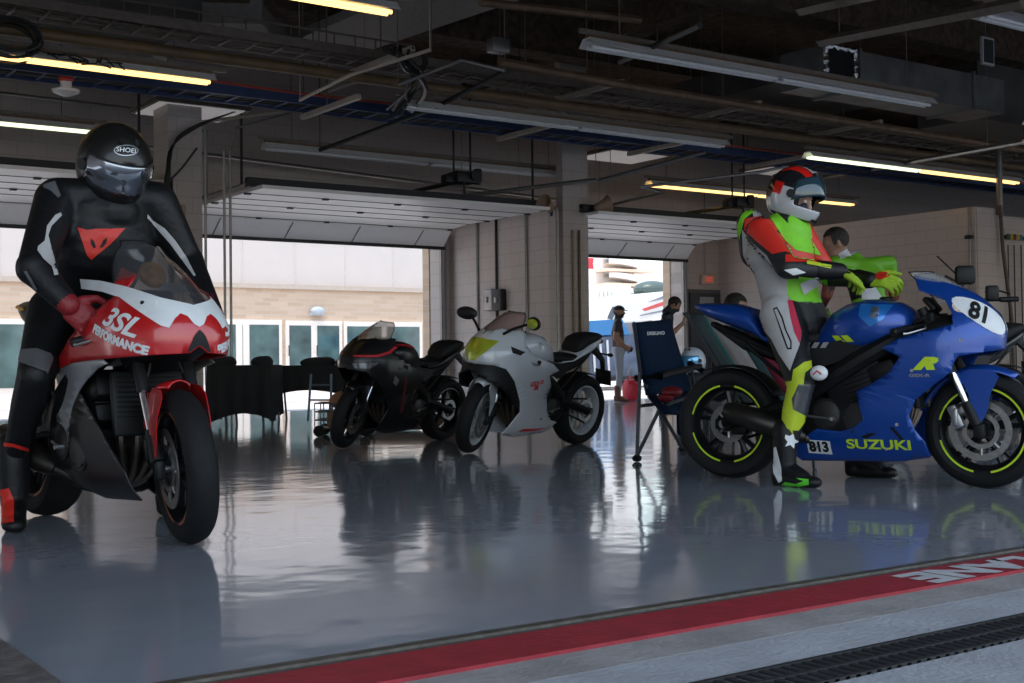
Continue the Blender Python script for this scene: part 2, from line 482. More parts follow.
# personnel door with exit sign
ex = thing('door_4', None, None, (17.2,VW-.03,0), world=True); ex['kind'] = 'structure'
e0 = at(685,289,Y=VW); e1 = at(720,289,Y=VW)
obj('door_frame', MB().box((e0.x,VW-.03,0),(e1.x-.02,VW,e0.z)), mat('door_frame_grey', (.10,.10,.11), .5), ex)
obj('door_leaf', MB().rbox(((e0.x+e1.x)/2,VW-.045,e0.z/2-.02),(e1.x-e0.x-.14,.05,e0.z-.1),.008), mat('door_slate', (.045,.05,.06), .45), ex)
g0 = at(697,297,Y=VW); g1 = at(711,307,Y=VW)
obj('door_plate', MB().box((g0.x,VW-.08,g1.z),(g1.x,VW-.07,g0.z)), mat('door_plate_grey', (.30,.31,.33), .5), ex)
s0 = at(699,275,Y=VW); s1 = at(711,285,Y=VW)
es = thing('exit_sign', 'small pale exit sign with red letters above the dark door', 'sign', ((s0.x+s1.x)/2,VW-.1,s1.z), world=True)
obj('sign_body', MB().rbox(((s0.x+s1.x)/2,VW-.05,(s0.z+s1.z)/2),(s1.x-s0.x,.1,s0.z-s1.z),.01), mat('sign_face_pink', (.62,.42,.36), .5), es)
def wall_text(txt, size, c, m, name, parent, d=(1,0,0), bold=0, sx=1., up=(0,0,1)):
    """upright flat text centred at c, running along d"""
    vs, fs = text_cells(txt, size, 10, bold, 0, sx); d = Vector(d).normalized(); up = Vector(up).normalized(); mb = MB()
    mb.add([Vector(c)+d*x+up*y for x, y in vs], fs)
    return obj(name, mb, m, parent, 0)
wall_text('EXIT', (s0.z-s1.z)*.75, ((s0.x+s1.x)/2+.02,VW-.103,(s0.z+s1.z)/2), mat('exit_red', (.75,.12,.07), .5, emis=(.9,.15,.08), estr=.25), 'sign_letters', es, bold=.006, sx=.75)
obj('sign_conduit', MB().cyl(((s0.x+s1.x)/2,VW-.02,s0.z),((s0.x+s1.x)/2,VW-.02,4.),.012,n=6), M_GALV, es)
# ================================================================ overhead services
M_TUBE_ON = mat('fluorescent_tube_lit', (1,.85,.55), .4, emis=(1,.60,.20), estr=2.0)
M_TUBE_COOL = mat('fluorescent_tube_cool', (.9,1,.85), .4, emis=(.85,.95,.62), estr=1.25)
M_TUBE_OFF = mat('fluorescent_tube_unlit', (.75,.75,.75), .3)
M_REFL = mat('reflector_enamel', (.66,.65,.63), .4)
M_BROWN = mat('rusty_channel', (.14,.085,.05), .6, .2, var=.3, nscale=8)
def fixture(u0, u1, v, lit, label, group, z=3.62):
    t = thing('ceiling_light', label, 'ceiling light', ((u0+u1)/2, v, z), world=True, group=group)
    obj('strut_rail', MB().box((u0-.08,v-.02,z+.09),(u1+.15,v+.02,z+.13)), M_STRUT, t)
    mb = MB()
    prof = [(-.12,z-.025),(-.055,z+.05),(.055,z+.05),(.12,z-.025),(.115,z-.027),(.05,z+.04),(-.05,z+.04),(-.115,z-.027)]
    mb.prism(prof, u0, u1, 'x'); obj('reflector', mb, M_REFL, t)
    obj('housing', MB().box((u0+.01,v-.03,z+.05),(u1-.01,v+.03,z+.088)) if 0 else MB().prism([(-.03,z+.05),(.03,z+.05),(.03,z+.085),(-.03,z+.085)], u0+.01, u1-.01, 'x'), M_BROWN, t)
    L = (u1-u0)/2
    for i in range(2):
        a = u0+.04+i*L; b = a+L-.08
        mb = MB()
        for s in (-.035,.035): mb.cyl((a,v+s,z-.034),(b,v+s,z-.034),.019,n=8)
        obj('tube', mb, (M_TUBE_COOL if (lit == 'cool' or (lit == 'mixed' and i == 0)) else M_TUBE_ON) if lit else M_TUBE_OFF, t)
    for u in (u0+.4,u1-.4): obj('hanger_rod', MB().cyl((u,v,z+.12),(u,v,H),.006,n=5), M_STRUT, t)
    return t
def _fixshift():  # prism() above is drawn about v=0: shift it to its row
    for o in bpy.data.objects:
        if o.name.split('.')[0] in ('reflector','housing') and o.parent and 'ceiling_light' in o.parent.name: o.location.y = o.parent.location.y
GL = 'fluorescent strip lights hung under the ceiling'
def row(v, us, infos):
    for (a, b), (lit, label) in zip(us, infos): fixture(a, b, v, lit, label, GL)
row(9.15, [(.35,5.35),(7.4,12.45),(14.45,19.4)], [('on','lit warm strip light cut by the top edge of the photo, left of centre'),(None,'unlit white strip light nearest the silver duct, highest of the long unlit ones'),('on','lit warm strip light at the right edge above the far right wall')])
row(12.4, [(.1,5.1),(7.35,12.4),(14.05,19.2)], [('on','lit warm strip light over the blue cable tray at upper left'),(None,'unlit white strip light hanging between the brown and the blue cable trays'),('mixed','lit strip light with one greenish end, upper right, passing behind the blue tray')])
row(15.75, [(0,4.95),(7.2,12.35),(14.0,19.1)], [('cool','lit pale green strip light beside the black helmet'),(None,'unlit white strip light ending at the middle pillar, lowest of the unlit ones'),('on','lit warm strip light behind the white and red helmet')])
row(6.5, [(9.55,14.5)], [(None,'unlit white strip light clipped by the top right corner')])
_fixshift()
# cable trays along the bays
def tray(v, z, w, u0, u1, m, name, label, rung=.3, hgt=.09, cat='cable tray'):
    t = thing(name, label, cat, ((u0+u1)/2, v, z), world=True)
    for s in (-1, 1):
        obj('side_rail', MB().box((u0,v+s*w/2-.012,z),(u1,v+s*w/2+.012,z+hgt)), m, t)
    mb = MB(); u = u0
    while u < u1: mb.box((u,v-w/2,z+.01),(u+.03,v+w/2,z+.03)); u += rung
    o = obj('rungs', mb, m, t)
    return t
M_BTRAY = mat('blue_painted_tray', (.025,.045,.12), .5, .2, var=.2, nscale=5)
M_OCHRE = mat('ochre_pipe', (.15,.095,.045), .55, var=.25, nscale=5)
pa = at(512,84,z=4.0)
t = tray(pa.y, 4.0, .5, -2, 30, M_STRUT, 'cable_tray', 'brownish ladder cable tray running the full width above the strip lights')
mb = MB(); 
for k, (dv, dz, r) in enumerate(((-.15,.04,.03),(-.05,.04,.025),(.06,.05,.035),(.15,.04,.02),(0,.09,.02))):
    pts = [(u, pa.y+dv+.03*math.sin(u*1.3+k), 4.0+dz+.012*math.sin(u*2.1+k*2)) for u in np.arange(-2,30,.5)]
    mb.tube(pts, r, 6)
obj('cables', mb, mat('cable_brown', (.10,.075,.055), .6, var=.4), t)
# tall open side of the tray, left end
mb = MB(); pz = 4.34
mb.box((-2,pa.y+.25,pz),(7.6,pa.y+.265,pz+.02)); mb.box((-2,pa.y+.25,pz-.14),(7.6,pa.y+.265,pz-.125))
u = -2
while u < 7.6: mb.box((u,pa.y+.25,pz-.25),(u+.012,pa.y+.262,pz)); u += .26
tag(obj('wire_basket_tray', mb, M_STRUT, None, 35, (2.8,pa.y+.25,pz-.2)), 'wire side of a basket tray standing along the ladder tray at upper left', 'cable tray')
tag(obj('ochre_pipe', MB().cyl((-2,pa.y+.12,3.86),(30,pa.y+.12,3.86),.06,n=14), M_OCHRE, None, 35, (14,pa.y,3.8)), 'ochre brown pipe running just under the ladder cable tray', 'pipe')
pb = at(512,129,z=3.75)
t = tray(pb.y, 3.70, .45, -2, 30, M_BTRAY, 'cable_tray', 'dark blue cable tray with a red cable along its near edge', hgt=.11)
obj('red_cable', MB().tube([(u,pb.y-.25,3.83+.012*math.sin(u*1.7)+.01*math.sin(u*.6)) for u in np.arange(-2,30,.4)], .017, 6), mat('red_cable_jacket', (.42,.07,.045), .5), t)
mb = MB()
for k in range(4): mb.tube([(u,pb.y-.12+.08*k+.02*math.sin(u*1.9+k),3.74+.01*math.sin(u+k)) for u in np.arange(-2,30,.5)], .02, 6)
obj('cables', mb, M_DARK, t)
M_PALE = mat('pale_channel', (.40,.34,.28), .55, .1, var=.12)
# trapeze hangers carrying both trays, each with its rods
for px_, lab in ((366,'leftmost of the four'),(570,'left of the middle pillar'),(705,'right of the middle pillar'),(825,'above the red and green rider')):
    q = at(px_, 112 if px_ < 400 else 100+ (px_-570)*.13, Y=pa.y)
    u = q.x
    t = thing('trapeze_hanger', 'pale channel hanger with thin rods under the trays, %s' % lab, 'hanger', (u,pa.y-.3,3.9), world=True, group='trapeze hangers')
    obj('channel', MB().box((u-.03,pa.y-1.0,3.92),(u+.03,pa.y+.3,3.975)), M_PALE, t)
    obj('channel', MB().box((u-.03,pb.y-1.1,3.63),(u+.03,pb.y+.3,3.685)), M_PALE, t)
    for vv, zz in ((pa.y-.34,3.93),(pb.y-.34,3.64),(pb.y+.27,3.64)): obj('rod', MB().cyl((u,vv,zz),(u,vv,H),.008,n=5), M_STRUT, t)
# pipes crossing from front to back, and small conduits
def pipe(pts, r, m, label, name='pipe', n=8, cat='pipe'):
    c = sum((Vector(p) for p in pts), Vector())/len(pts); mb = MB().tube(pts, r, n)
    if min(p[2] for p in pts) > 2.9 and max(p[2] for p in pts) < H-.1:
        for t in (.12, .88):
            q = Vector(pts[0]).lerp(Vector(pts[-1]), t) if len(pts) == 2 else Vector(pts[0] if t < .5 else pts[-1])
            mb.cyl(q, (q.x, q.y, H), .006, n=5)
    return tag(obj(name, mb, m, None, 35, c), label, cat)
def PX(x, y, **k): return tuple(at(x, y, **k))
pipe([PX(0,93,Y=16.8), PX(160,112,Y=16.8), PX(206,132,Y=16.2), PX(206,205,Y=16.2)], .022, M_GALV, 'thin steel conduit bending down beside the left pillar', 'conduit')
pipe([PX(135,145,Y=17.0), PX(560,200,Y=17.6)], .025, M_GALV, 'steel conduit running level on the wall over the left door')
pipe([PX(205,128,Y=14.9), PX(206,300,Y=14.9), tuple(Vector((at(206,300,Y=14.9).x,14.9,.0)))], .018, M_GALV, 'leftmost of three slim steel poles by the left pillar', 'pole', cat='pole')
for x_, l_ in ((225,'middle of three slim steel poles by the left pillar, left of a close pair'),(231,'rightmost of three slim steel poles by the left pillar, with a bent top')):
    q = at(x_,300,Y=14.6)
    pts = [(q.x,q.y,0),(q.x,q.y,3.3)]
    if x_ == 231: pts += [PX(236,128,Y=14.4), PX(290,114,Y=14.2)]
    pipe(pts, .017, M_GALV, l_, 'pole', cat='pole')
pipe([PX(462,196,Y=15.6), PX(575,182,Y=14.6), PX(596,180,Y=14.4)], .03, M_GALV, 'horizontal steel pipe passing in front of the middle pillar')
pipe([PX(598,181,Y=14.4), PX(705,152,Y=13.2)], .03, M_GALV, 'steel pipe rising to the right of the middle pillar')
pipe([PX(600,208,Y=16.2), PX(662,192,Y=15.0), PX(640,187,Y=15.2), PX(760,172,Y=14.0), PX(862,150,Y=13.0)], .025, M_GALV, 'bent conduit zigzagging above the right door', 'conduit')
pipe([PX(300,100,Y=13.0), PX(350,75,Y=11.4), PX(430,50,Y=10.4)], .02, M_PALE, 'pale pipe rising towards the ceiling left of centre')
pipe([PX(200,122,Y=15.6), PX(280,112,Y=14.6), PX(365,78,Y=12.8)], .022, M_PALE, 'pale pipe slanting above the left door motor')
pipe([PX(320,150,Y=14.6), PX(430,110,Y=12.6), PX(520,64,Y=11.0)], .028, M_DARK, 'dark pipe slanting up behind the cable trays')
pipe([PX(398,85,Y=11.6), PX(462,60,Y=11.0), PX(505,70,Y=10.6)], .02, M_GALV, 'thin grey conduit zigzagging to a junction box', 'conduit')
pipe([PX(700,25,Y=8), PX(620,62,Y=10)], .03, M_DARK, 'dark pipe near the ceiling above the long unlit light')
pipe([PX(500,62,Y=10.6), PX(640,88,Y=10.6), PX(1024,150,Y=10.6)], .05, M_BROWN, 'long rusty brown pipe behind the duct')
pipe([PX(640,20,Y=9.6), PX(480,2,Y=9.6)], .04, M_BROWN, 'short brown pipe against the ceiling')
pipe([PX(800,182,Y=15.9), PX(1024,142,Y=9.5)], .035, M_GALV, 'pale pipe over the right wall rising to the right edge')
jb = thing('junction_box', 'grey square junction box hanging under the ceiling near the centre', 'box', PX(498,46,Y=10.6), world=True)
q = at(498,46,Y=10.6); obj('box_body', MB().rbox(q, (.2,.14,.14), .01), M_GALV, jb); obj('box_rod', MB().cyl(q,(q.x,q.y,H),.01,n=5), M_DARK, jb)
# duct with the open foil-edged end, upper right
dv = 8.6
d0 = at(825,42,Y=dv); d1 = at(985,30,Y=dv)
du = thing('air_duct', 'silver rectangular air duct with a foil-edged opening and a square grille, upper right', 'duct', tuple(d0), world=True)
a = at(824,48,Y=10.2); b = at(1003,38,Y=10.2); zb = at(824,82,Y=10.2).z
M_DUCT = mat('duct_sheet', (.22,.22,.22), .38, .6, var=.3, nscale=3)
obj('duct_body', MB().box((a.x,10.2,zb),(b.x,10.9,a.z+.05)), M_DUCT, du)
obj('flange', MB().box((a.x+.62,10.17,zb-.03),(a.x+.66,10.93,a.z+.08)), M_GALV, du)
obj('flange', MB().box((b.x-.72,10.17,zb-.03),(b.x-.68,10.93,a.z+.08)), M_GALV, du)
M_FOIL = mat('crumpled_foil', (.75,.75,.75), .25, 1., bump=1., bscale=30)
w_ = .52
fo = MB()
for (p0, p1) in (((a.x,0,a.z+.03),(a.x+w_,0,a.z+.03)),((a.x,0,zb),(a.x+w_,0,zb)),((a.x,0,zb),(a.x,0,a.z)),((a.x+w_,0,zb),(a.x+w_,0,a.z))):
    pts = [(p0[0]+(p1[0]-p0[0])*k/8, 10.17+.012*math.sin(k*2.1), p0[2]+(p1[2]-p0[2])*k/8+.01*math.cos(k*3)) for k in range(9)]
    fo.tube(pts, [.032+.012*math.sin(k*2.7) for k in range(9)], 6)
obj('foil_edge', fo, M_FOIL, du)
obj('opening', MB().box((a.x+.03,10.185,zb+.03),(a.x+w_-.03,10.2,a.z)), mat('duct_inner_shade', (.004,.004,.004), .9), du)  # black plate whose colour stands in for the shade inside the duct
g = at(988,50,Y=10.16)
obj('grille_frame', MB().box((g.x-.12,10.16,g.z-.2),(g.x+.14,10.2,g.z+.17)), M_REFL, du)
obj('grille_core', MB().box((g.x-.09,10.15,g.z-.17),(g.x+.11,10.162,g.z+.14)), mat('grille_black', (.03,.03,.032), .6), du)
# long strut across the duct and wide ducts behind
pipe([PX(820,42,Y=8.4), PX(1024,2,Y=5.6)], .05, M_STRUT, 'pale channel rail rising over the silver duct to the top right corner', 'channel_rail', 4, 'rail')
pipe([PX(800,10,Y=9), PX(880,-8,Y=7)], .06, M_STRUT, 'perforated channel near the top edge above the duct', 'channel_rail', 4, 'rail')
M_DUCTB = mat('duct_dull', (.10,.095,.09), .5, .5, var=.3, nscale=2)
tag(obj('flat_duct', MB().box((15.5,10.6,4.0),(30,11.6,4.8)), M_DUCTB, None, 35, (22,11,4.4)), 'broad dull grey duct behind the silver one at upper right', 'duct')
def slab(pts, z, th, m, label):
    P = [at(x, y, z=z) for x, y in pts]; mb = MB(); mb.prism([(p.x, p.y) for p in P], z, z+th, 'z'); c = sum((Vector(p) for p in P), Vector())/len(P)
    return tag(obj('flat_duct', mb, m, None, 35, tuple(c)), label, 'duct')
M_DPALE = mat('duct_pale', (.30,.28,.26), .5, .2, var=.15)
slab([(272,50),(335,62),(520,0),(400,-4)], 5.02, .12, M_DPALE, 'pale underside of a broad duct rising from the trays to the top edge')
slab([(165,22),(215,50),(290,52),(262,24)], 4.9, .35, M_DPALE, 'short duct with a pale underside at the top left')
tag(obj('flat_duct', MB().box((2.6,12.9,4.35),(5.2,14.1,4.8)), M_DUCTB, None, 35, (4,13,4.5)), 'dull grey duct at the upper left, behind the cable tray', 'duct')
tag(obj('flat_duct', MB().box((12.3,11.0,4.25),(14.6,13.2,4.6)), M_DUCTB, None, 35, (13,12,4.4)), 'flat grey duct section in the middle behind the long unlit light', 'duct')
# bright flat ceiling panels over the doors
def cpanel(cx, cy, label):
    c = at(cx, cy, z=3.95)
    t = thing('ceiling_panel', label, 'ceiling panel', tuple(c), world=True, group='pale square ceiling panels over the doors')
    obj('panel_frame', MB().box((c.x-.62,c.y-.5,3.95),(c.x+.62,c.y+.5,4.0)), M_STRUT, t)
    obj('panel_face', MB().box((c.x-.56,c.y-.44,3.94),(c.x+.56,c.y+.44,3.955)), mat('panel_face_glow', (.8,.8,.8), .3, emis=(.9,.85,.85), estr=.16), t)  # faint glow built into the white face to keep the panel bright
cpanel(190,112,'pale square ceiling panel to the right of the black helmet')
cpanel(622,157,'pale square ceiling panel right of the middle pillar')
cpanel(785,171,'pale square ceiling panel left of the white and red helmet')
# small white bell-shaped sensor on a red mount, upper left
q = at(66,90,Y=pb.y-.3)
t = thing('smoke_detector', 'white ceiling detector on a small red mount under the blue tray', 'detector', tuple(q), world=True)
obj('mount', MB().rbox(q+Vector((0,0,.11)), (.13,.1,.05), .01), mat('red_plastic', (.5,.03,.02), .4), t)
obj('neck', MB().rbox(q+Vector((0,0,.055)), (.1,.08,.09), .01), M_WHITE, t)
obj('dome', MB().lathe([(0,-.07),(.05,-.06),(.13,-.025),(.14,0),(.0,.01)], q, n=20), M_WHITE, t)
# coil of cable, upper left
q = at(12,38,Y=12.2); rng = random.Random(3)
mb = MB()
for k in range(9):
    c = Vector((q.x+rng.uniform(-.03,.03), q.y+.04*k-.15, q.z+rng.uniform(-.03,.03))); rr = .2+rng.uniform(-.03,.03)
    mb.tube([c+Vector((rr*math.cos(a_)*1.25, 0, rr*.8*math.sin(a_))) for a_ in np.linspace(0,2*PI,20,endpoint=False)], .012, 5, closed=True)
for k in range(10):
    x0 = q.x+.1*k+.1; mb.tube([(x0+rng.uniform(-.1,.1), q.y, q.z-.12+rng.uniform(-.05,.05)) for _ in range(5)], .008, 4)
tag(obj('cable_coil', mb, mat('black_cable', (.012,.012,.012), .5), None, 35, tuple(q)), 'coil of black cable hung over the left warm strip light', 'cable')
# bundle of black cables behind the left pillar and at the centre
mb = MB()
for k in range(7):
    mb.tube(crv([PX(240-k*6,110+k*2,Y=15.3), PX(190-k*3,128+k*3,Y=15.2), PX(172-k,150+k*4,Y=15.1), PX(170-k*2,205+k*3,Y=15.1)],4), .010, 5)
mb.tube(crv([PX(197,148,Y=15.1), PX(182,168,Y=15.1), PX(168,182,Y=15.1)],4), .014, 5)
tag(obj('cable_bundle', mb, mat('black_cable',(0,0,0)), None, 35, PX(180,150,Y=15.1)), 'bundle of black cables drooping down beside the left pillar', 'cable')
mb = MB()
for k in range(8): mb.tube(crv([PX(425-k*6+rng.uniform(-8,8),48+rng.uniform(-4,4),Y=11.3), PX(414+rng.uniform(-14,14),66+rng.uniform(-6,6),Y=11.5), PX(412+rng.uniform(-16,16),84+rng.uniform(-6,6),Y=11.8), PX(398+rng.uniform(-14,14),112+rng.uniform(-8,8),Y=12.6)],4), rng.uniform(.010,.03), 5)
tag(obj('cable_bundle', mb, mat('black_cable',(0,0,0)), None, 35, PX(412,80,Y=11.5)), 'tangle of black pipes and cables under the ceiling left of centre', 'cable')
# camera / light arm by the left pillar
q = at(163,204,Y=15.15)
tag(obj('wall_camera', MB().rbox(q, (.22,.12,.07), .02, Matrix.Rotation(R(-18),3,'Y')), M_WHITE, None, 35, tuple(q)), 'small white wall camera beside the left pillar', 'camera')
# pair of horn speakers on the middle pillar
for sx_, px_, lb in ((-1,548,'left horn speaker on the middle pillar, turned left'),(1,602,'right horn speaker on the middle pillar, turned right')):
    q = at(px_,206,Y=15.05)
    t = thing('horn_speaker', lb, 'speaker', tuple(q), world=True, group='horn speakers on the middle pillar')
    ax = Vector((sx_*.8,-.25,.25)).normalized()
    obj('horn', MB().lathe([(.03,-.14),(.06,-.10),(.09,.02),(.14,.12),(.13,.125),(.0,.05)], q, ax, 20), mat('speaker_tan', (.35,.24,.17), .5), t)
    obj('bracket', MB().tube([q-ax*.12, q+Vector((-sx_*.14,.1,-.12)), q+Vector((-sx_*.2,.2,-.02))], .018, 6), M_DARK, t)
# conduits and switch boxes on the stub wall and pillars
for px_, y1, lb in ((478,240,'first'),(497,240,'second'),(527,232,'third'),(558,222,'fourth')):
    q = at(px_,330,X=11.53) 
    pipe([(11.53,q.y,.0),(11.53,q.y,3.0)], .02, M_GALV if px_ != 497 else M_DARK, 'vertical conduit on the white side wall, %s from the left' % lb, 'conduit')
for px_, lb, mm in ((490,'grey','M'),(499,'dark grey','D')):
    q = at(px_,300,X=11.5)
    t = thing('switch_box', '%s switch box on the white side wall above the white motorcycle' % lb, 'switch box', tuple(q), world=True)
    obj('box_body', MB().rbox(q, (.12,.26,.34), .02), M_GALV if mm == 'M' else M_DARK, t)
    obj('switch', MB().rbox(q+Vector((-.07,0,.0)), (.03,.05,.09), .01), mat('switch_face', (.5,.5,.5), .5), t)
for px_ in (574,580):
    q = at(px_,300,Y=VP-.03); z1 = at(px_,230,Y=VP-.03).z
    pipe([(q.x,q.y,.0),(q.x,q.y,z1)], .02, M_OCHRE if px_ == 580 else mat('tan_conduit', (.33,.26,.18), .6), '%s vertical conduit on the front of the middle pillar' % ('tan' if px_ == 574 else 'brown'), 'conduit')
for px_, lb in ((177,'left'),(184,'right')):
    q = at(px_,300,Y=VP-.03); z1 = at(px_,205,Y=VP-.03).z
    pipe([(q.x,q.y,.0),(q.x,q.y,z1)], .03, mat('tan_conduit', (0,0,0)), 'tan vertical conduit on the left pillar, %s of a pair' % lb, 'conduit')
# right wall fittings
q = at(969,210,X=17.78); pipe([(17.78,q.y,0),(17.78,q.y,3.1)], .02, M_GALV, 'vertical conduit near the corner of the right wall', 'conduit')
tag(obj('conduit_clamp', MB().rbox(at(969,237,X=17.75), (.06,.14,.06), .01), M_DARK, None, 35, PX(969,237,X=17.75)), 'dark clamp on the conduit by the corner of the right wall', 'clamp')
pipe([PX(1000,205,Y=v_r-.1), PX(1003,250,Y=v_r-.1), PX(1012,320,Y=v_r-.1), tuple(Vector((at(1013,330,Y=v_r-.1).x,v_r-.1,.0)))], .03, mat('brown_hose', (.09,.06,.045), .5), 'brown hose hanging on the right pillar by the photo edge', 'hose', cat='hose')
pipe([PX(1000,215,Y=v_r-.06), (at(1000,215,Y=v_r-.06).x,v_r-.06,H)], .05, M_GALV, 'grey pipe rising from the top of the right pillar')
t = thing('hose_rack', 'wall rack with coloured air fittings on the far right wall', 'rack', PX(1014,237,Y=v_r+.1), world=True)
q = at(1003,237,Y=v_r+.1); q2 = at(1030,237,Y=v_r+.1)
obj('rack_bar', MB().box((q.x,v_r+.05,q.z-.03),(q2.x,v_r+.14,q.z+.03)), M_DARK, t)
for i, c_ in enumerate(((.03,.08,.05),(.6,.42,.03),(.12,.03,.02),(.6,.42,.03),(.03,.15,.2))):
    u = q.x+.03+i*.085; obj('fitting', MB().cyl((u,v_r+.02,q.z-.045),(u,v_r+.02,q.z+.045),.03,n=10), mat('fitting_%d' % i, c_, .5), t)
mb = MB()
for px_ in (1008,1014,1021): 
    a_ = at(px_,245,Y=v_r+.1); mb.cyl(a_,(a_.x,a_.y,.0),.012,n=6)
obj('air_lines', mb, M_DARK, t)
# ================================================================ outside, beyond the doors
struct('ground_outside', MB().box((-60,VW+.1,-.12),(160,150,-.015)), M_ASPH)
M_STUCCO = mat('pale_stucco', (.60,.525,.485), .8, var=.03, nscale=1)
M_CREAM = mat('cream_frame', (.78,.70,.64), .6)
M_GLASS = mat('window_glass_green', (.06,.11,.11), .08, 0, var=.5, nscale=1.5, coat=1)
BV = 33.
bt = thing('building', 'long brick building across the lane with a pale upper wall and glass doors', 'building', (12,BV,0), world=True)
zc = at(340,290.5,Y=BV).z
obj('brick_wall', MB().box((-22,BV,0),(20.6,BV+8,zc)), M_BRICK, bt)
obj('upper_wall', MB().box((-22,BV+.05,zc+.12),(20.6,BV+8,9)), M_STUCCO, bt)
obj('cornice', MB().box((-22,BV-.1,zc),(20.7,BV+.1,zc+.13)), mat('cornice_tan', (.50,.41,.34), .7), bt)
mb = MB()
for k in range(-8, 14): mb.box((k*1.6-.012,BV+.03,zc+.13),(k*1.6+.012,BV+.055,9))
obj('panel_joints', mb, mat('joint_pale', (.62,.55,.52), .8), bt)  # thin joints in a plain pale tone of their own
def bay(x0, x1, ytop, mull, names='window'):
    a = at(x0,ytop,Y=BV); b = at(x1,ytop,Y=BV)
    w_ = obj(names, MB().box((a.x,BV-.06,0 if names != 'window' else .0),(b.x,BV+.02,a.z)), M_CREAM, bt)
    xs = [x0]+mull+[x1]
    for p, q in zip(xs, xs[1:]):
        A = at(p,ytop,Y=BV).x; B = at(q,ytop,Y=BV).x
        g = MB().box((A+.1,BV-.075,.25),(B-.1,BV-.055,a.z-.14)); o = obj('pane', g, M_GLASS, w_)
        if names == 'door': obj('pull', MB().cyl((A+.06,BV-.12,1.0),(A+.06,BV-.12,1.3),.015,n=6), M_DARK, w_)
bay(200,238,319,[])
bay(238,281,319.5,[245])
bay(285,341,320.5,[313],'door')
bay(343,421,321.5,[383],'window')
bay(-60,30,318,[-15])
q = at(317.5,311,Y=BV-.1)
obj('wall_lamp', MB().sphere(q, (.22,.14,.13), 16).box((q.x-.2,BV-.12,q.z-.13),(q.x+.2,BV,q.z-.04)), mat('lamp_shade_grey', (.42,.46,.52), .4), bt)
# kerb strips on the lane
tag(obj('lane_line', MB().box((-20,VW+5,-.014),(30,VW+5.12,-.008)), mat('lane_line_tan', (.55,.35,.28), .8), None, 35), kind='structure')
tag(obj('pavement_kerb', MB().box((-20,BV-2.4,-.02),(24,BV-1.8,.05)), M_CREAM, None, 35), kind='structure')
# observation building and control tower seen through the right door
TW = 95.
tb = thing('tower', 'pale control tower with stacked curved balconies seen through the right door', 'tower', PX(618,360,Y=TW)[:2]+(0,), world=True)
M_TW = mat('tower_white', (.92,.90,.88), .6, var=.03); M_TT = mat('tower_tan', (.75,.55,.42), .7)
tx = at(616,300,Y=TW).x
obj('tower_shaft', MB().box((tx-3.2,TW,0),(tx+2.4,TW+5,34)), mat('tower_grey', (.80,.74,.70), .7), tb)
k_ = (at(616,280,Y=TW)-CC).length/FPX
for yy in (262,276,290,304,318):
    zc_ = at(616,yy,Y=TW).z
    rows = []
    mb = MB()
    for dz_ in (0, 5*k_):
        rows.append([(tx+math.cos(a_)*9*k_*1.9, TW-1-abs(math.sin(a_))*1.3, zc_-dz_+ math.cos(a_)*2.5*k_*-1) for a_ in np.linspace(PI,2*PI,24)])
    mb.grid(rows); 
    mb.grid([rows[1], [(p[0], TW, p[2]) for p in rows[1]]]); mb.grid([rows[0], [(p[0], TW, p[2]) for p in rows[0]]])
    obj('balcony', mb, M_TW, tb, 60)
    obj('balcony_screen', MB().box((tx-2.6,TW-2.0,zc_-5*k_-3.4*k_),(tx+3.2,TW-.1,zc_-5*k_-.6)), M_TT, tb)
gb = thing('building', 'low white grandstand building with long window bands under the tower', 'building', PX(598,330,Y=TW-12)[:2]+(0,), world=True)
TY = TW-12
for ya, yb, xa, xb in ((291,303,575,632),(308,320,575,632),(323,345,575,640)):
    A = at(xa,ya,Y=TY); B = at(xb,yb,Y=TY); obj('floor_slab', MB().box((A.x,TY,B.z),(B.x,TY+6,A.z)), M_TW, gb)
for ya, yb, xa, xb in ((292,296,599,612),(304,308,575,628),(313,317,594,604),(320,323,575,628)):
    A = at(xa,ya,Y=TY); B = at(xb,yb,Y=TY); obj('window_band', MB().box((A.x,TY-.2,B.z),(B.x,TY+.2,A.z)), mat('band_glass', (.25,.30,.36), .3), gb)
mb = MB()
for px_ in range(590,634,4): A = at(px_,285,Y=TY-.4); B = at(px_,325,Y=TY-.4); mb.box((A.x-.1,TY-.4,B.z),(A.x+.1,TY-.2,A.z))
for yy in (288,300,312): A = at(575,yy,Y=TY-.4); B = at(634,yy,Y=TY-.4); mb.box((A.x,TY-.45,A.z-.1),(B.x,TY-.3,A.z+.1))
obj('railing', mb, M_TW, gb)
# red flag corner at the top left of the right door
q = at(592,262,Y=TY-6)
fl = thing('flag', 'red flag on a pole at the left edge of the right door', 'flag', (q.x,TY-6,0), world=True)
A = at(588,258,Y=TY-6); B = at(594,269,Y=TY-6)
obj('flag_cloth', MB().grid([[(A.x-1.5+(B.x-A.x+1.5)*i/6, TY-6+.15*math.sin(i+j), A.z+(B.z-A.z)*j/4) for i in range(7)] for j in range(5)]), mat('flag_red', (.75,.05,.08), .7), fl)
obj('flag_pole', MB().cyl((B.x,TY-6,0),(B.x,TY-6,A.z+1),.07,n=8), M_WHITE, fl)
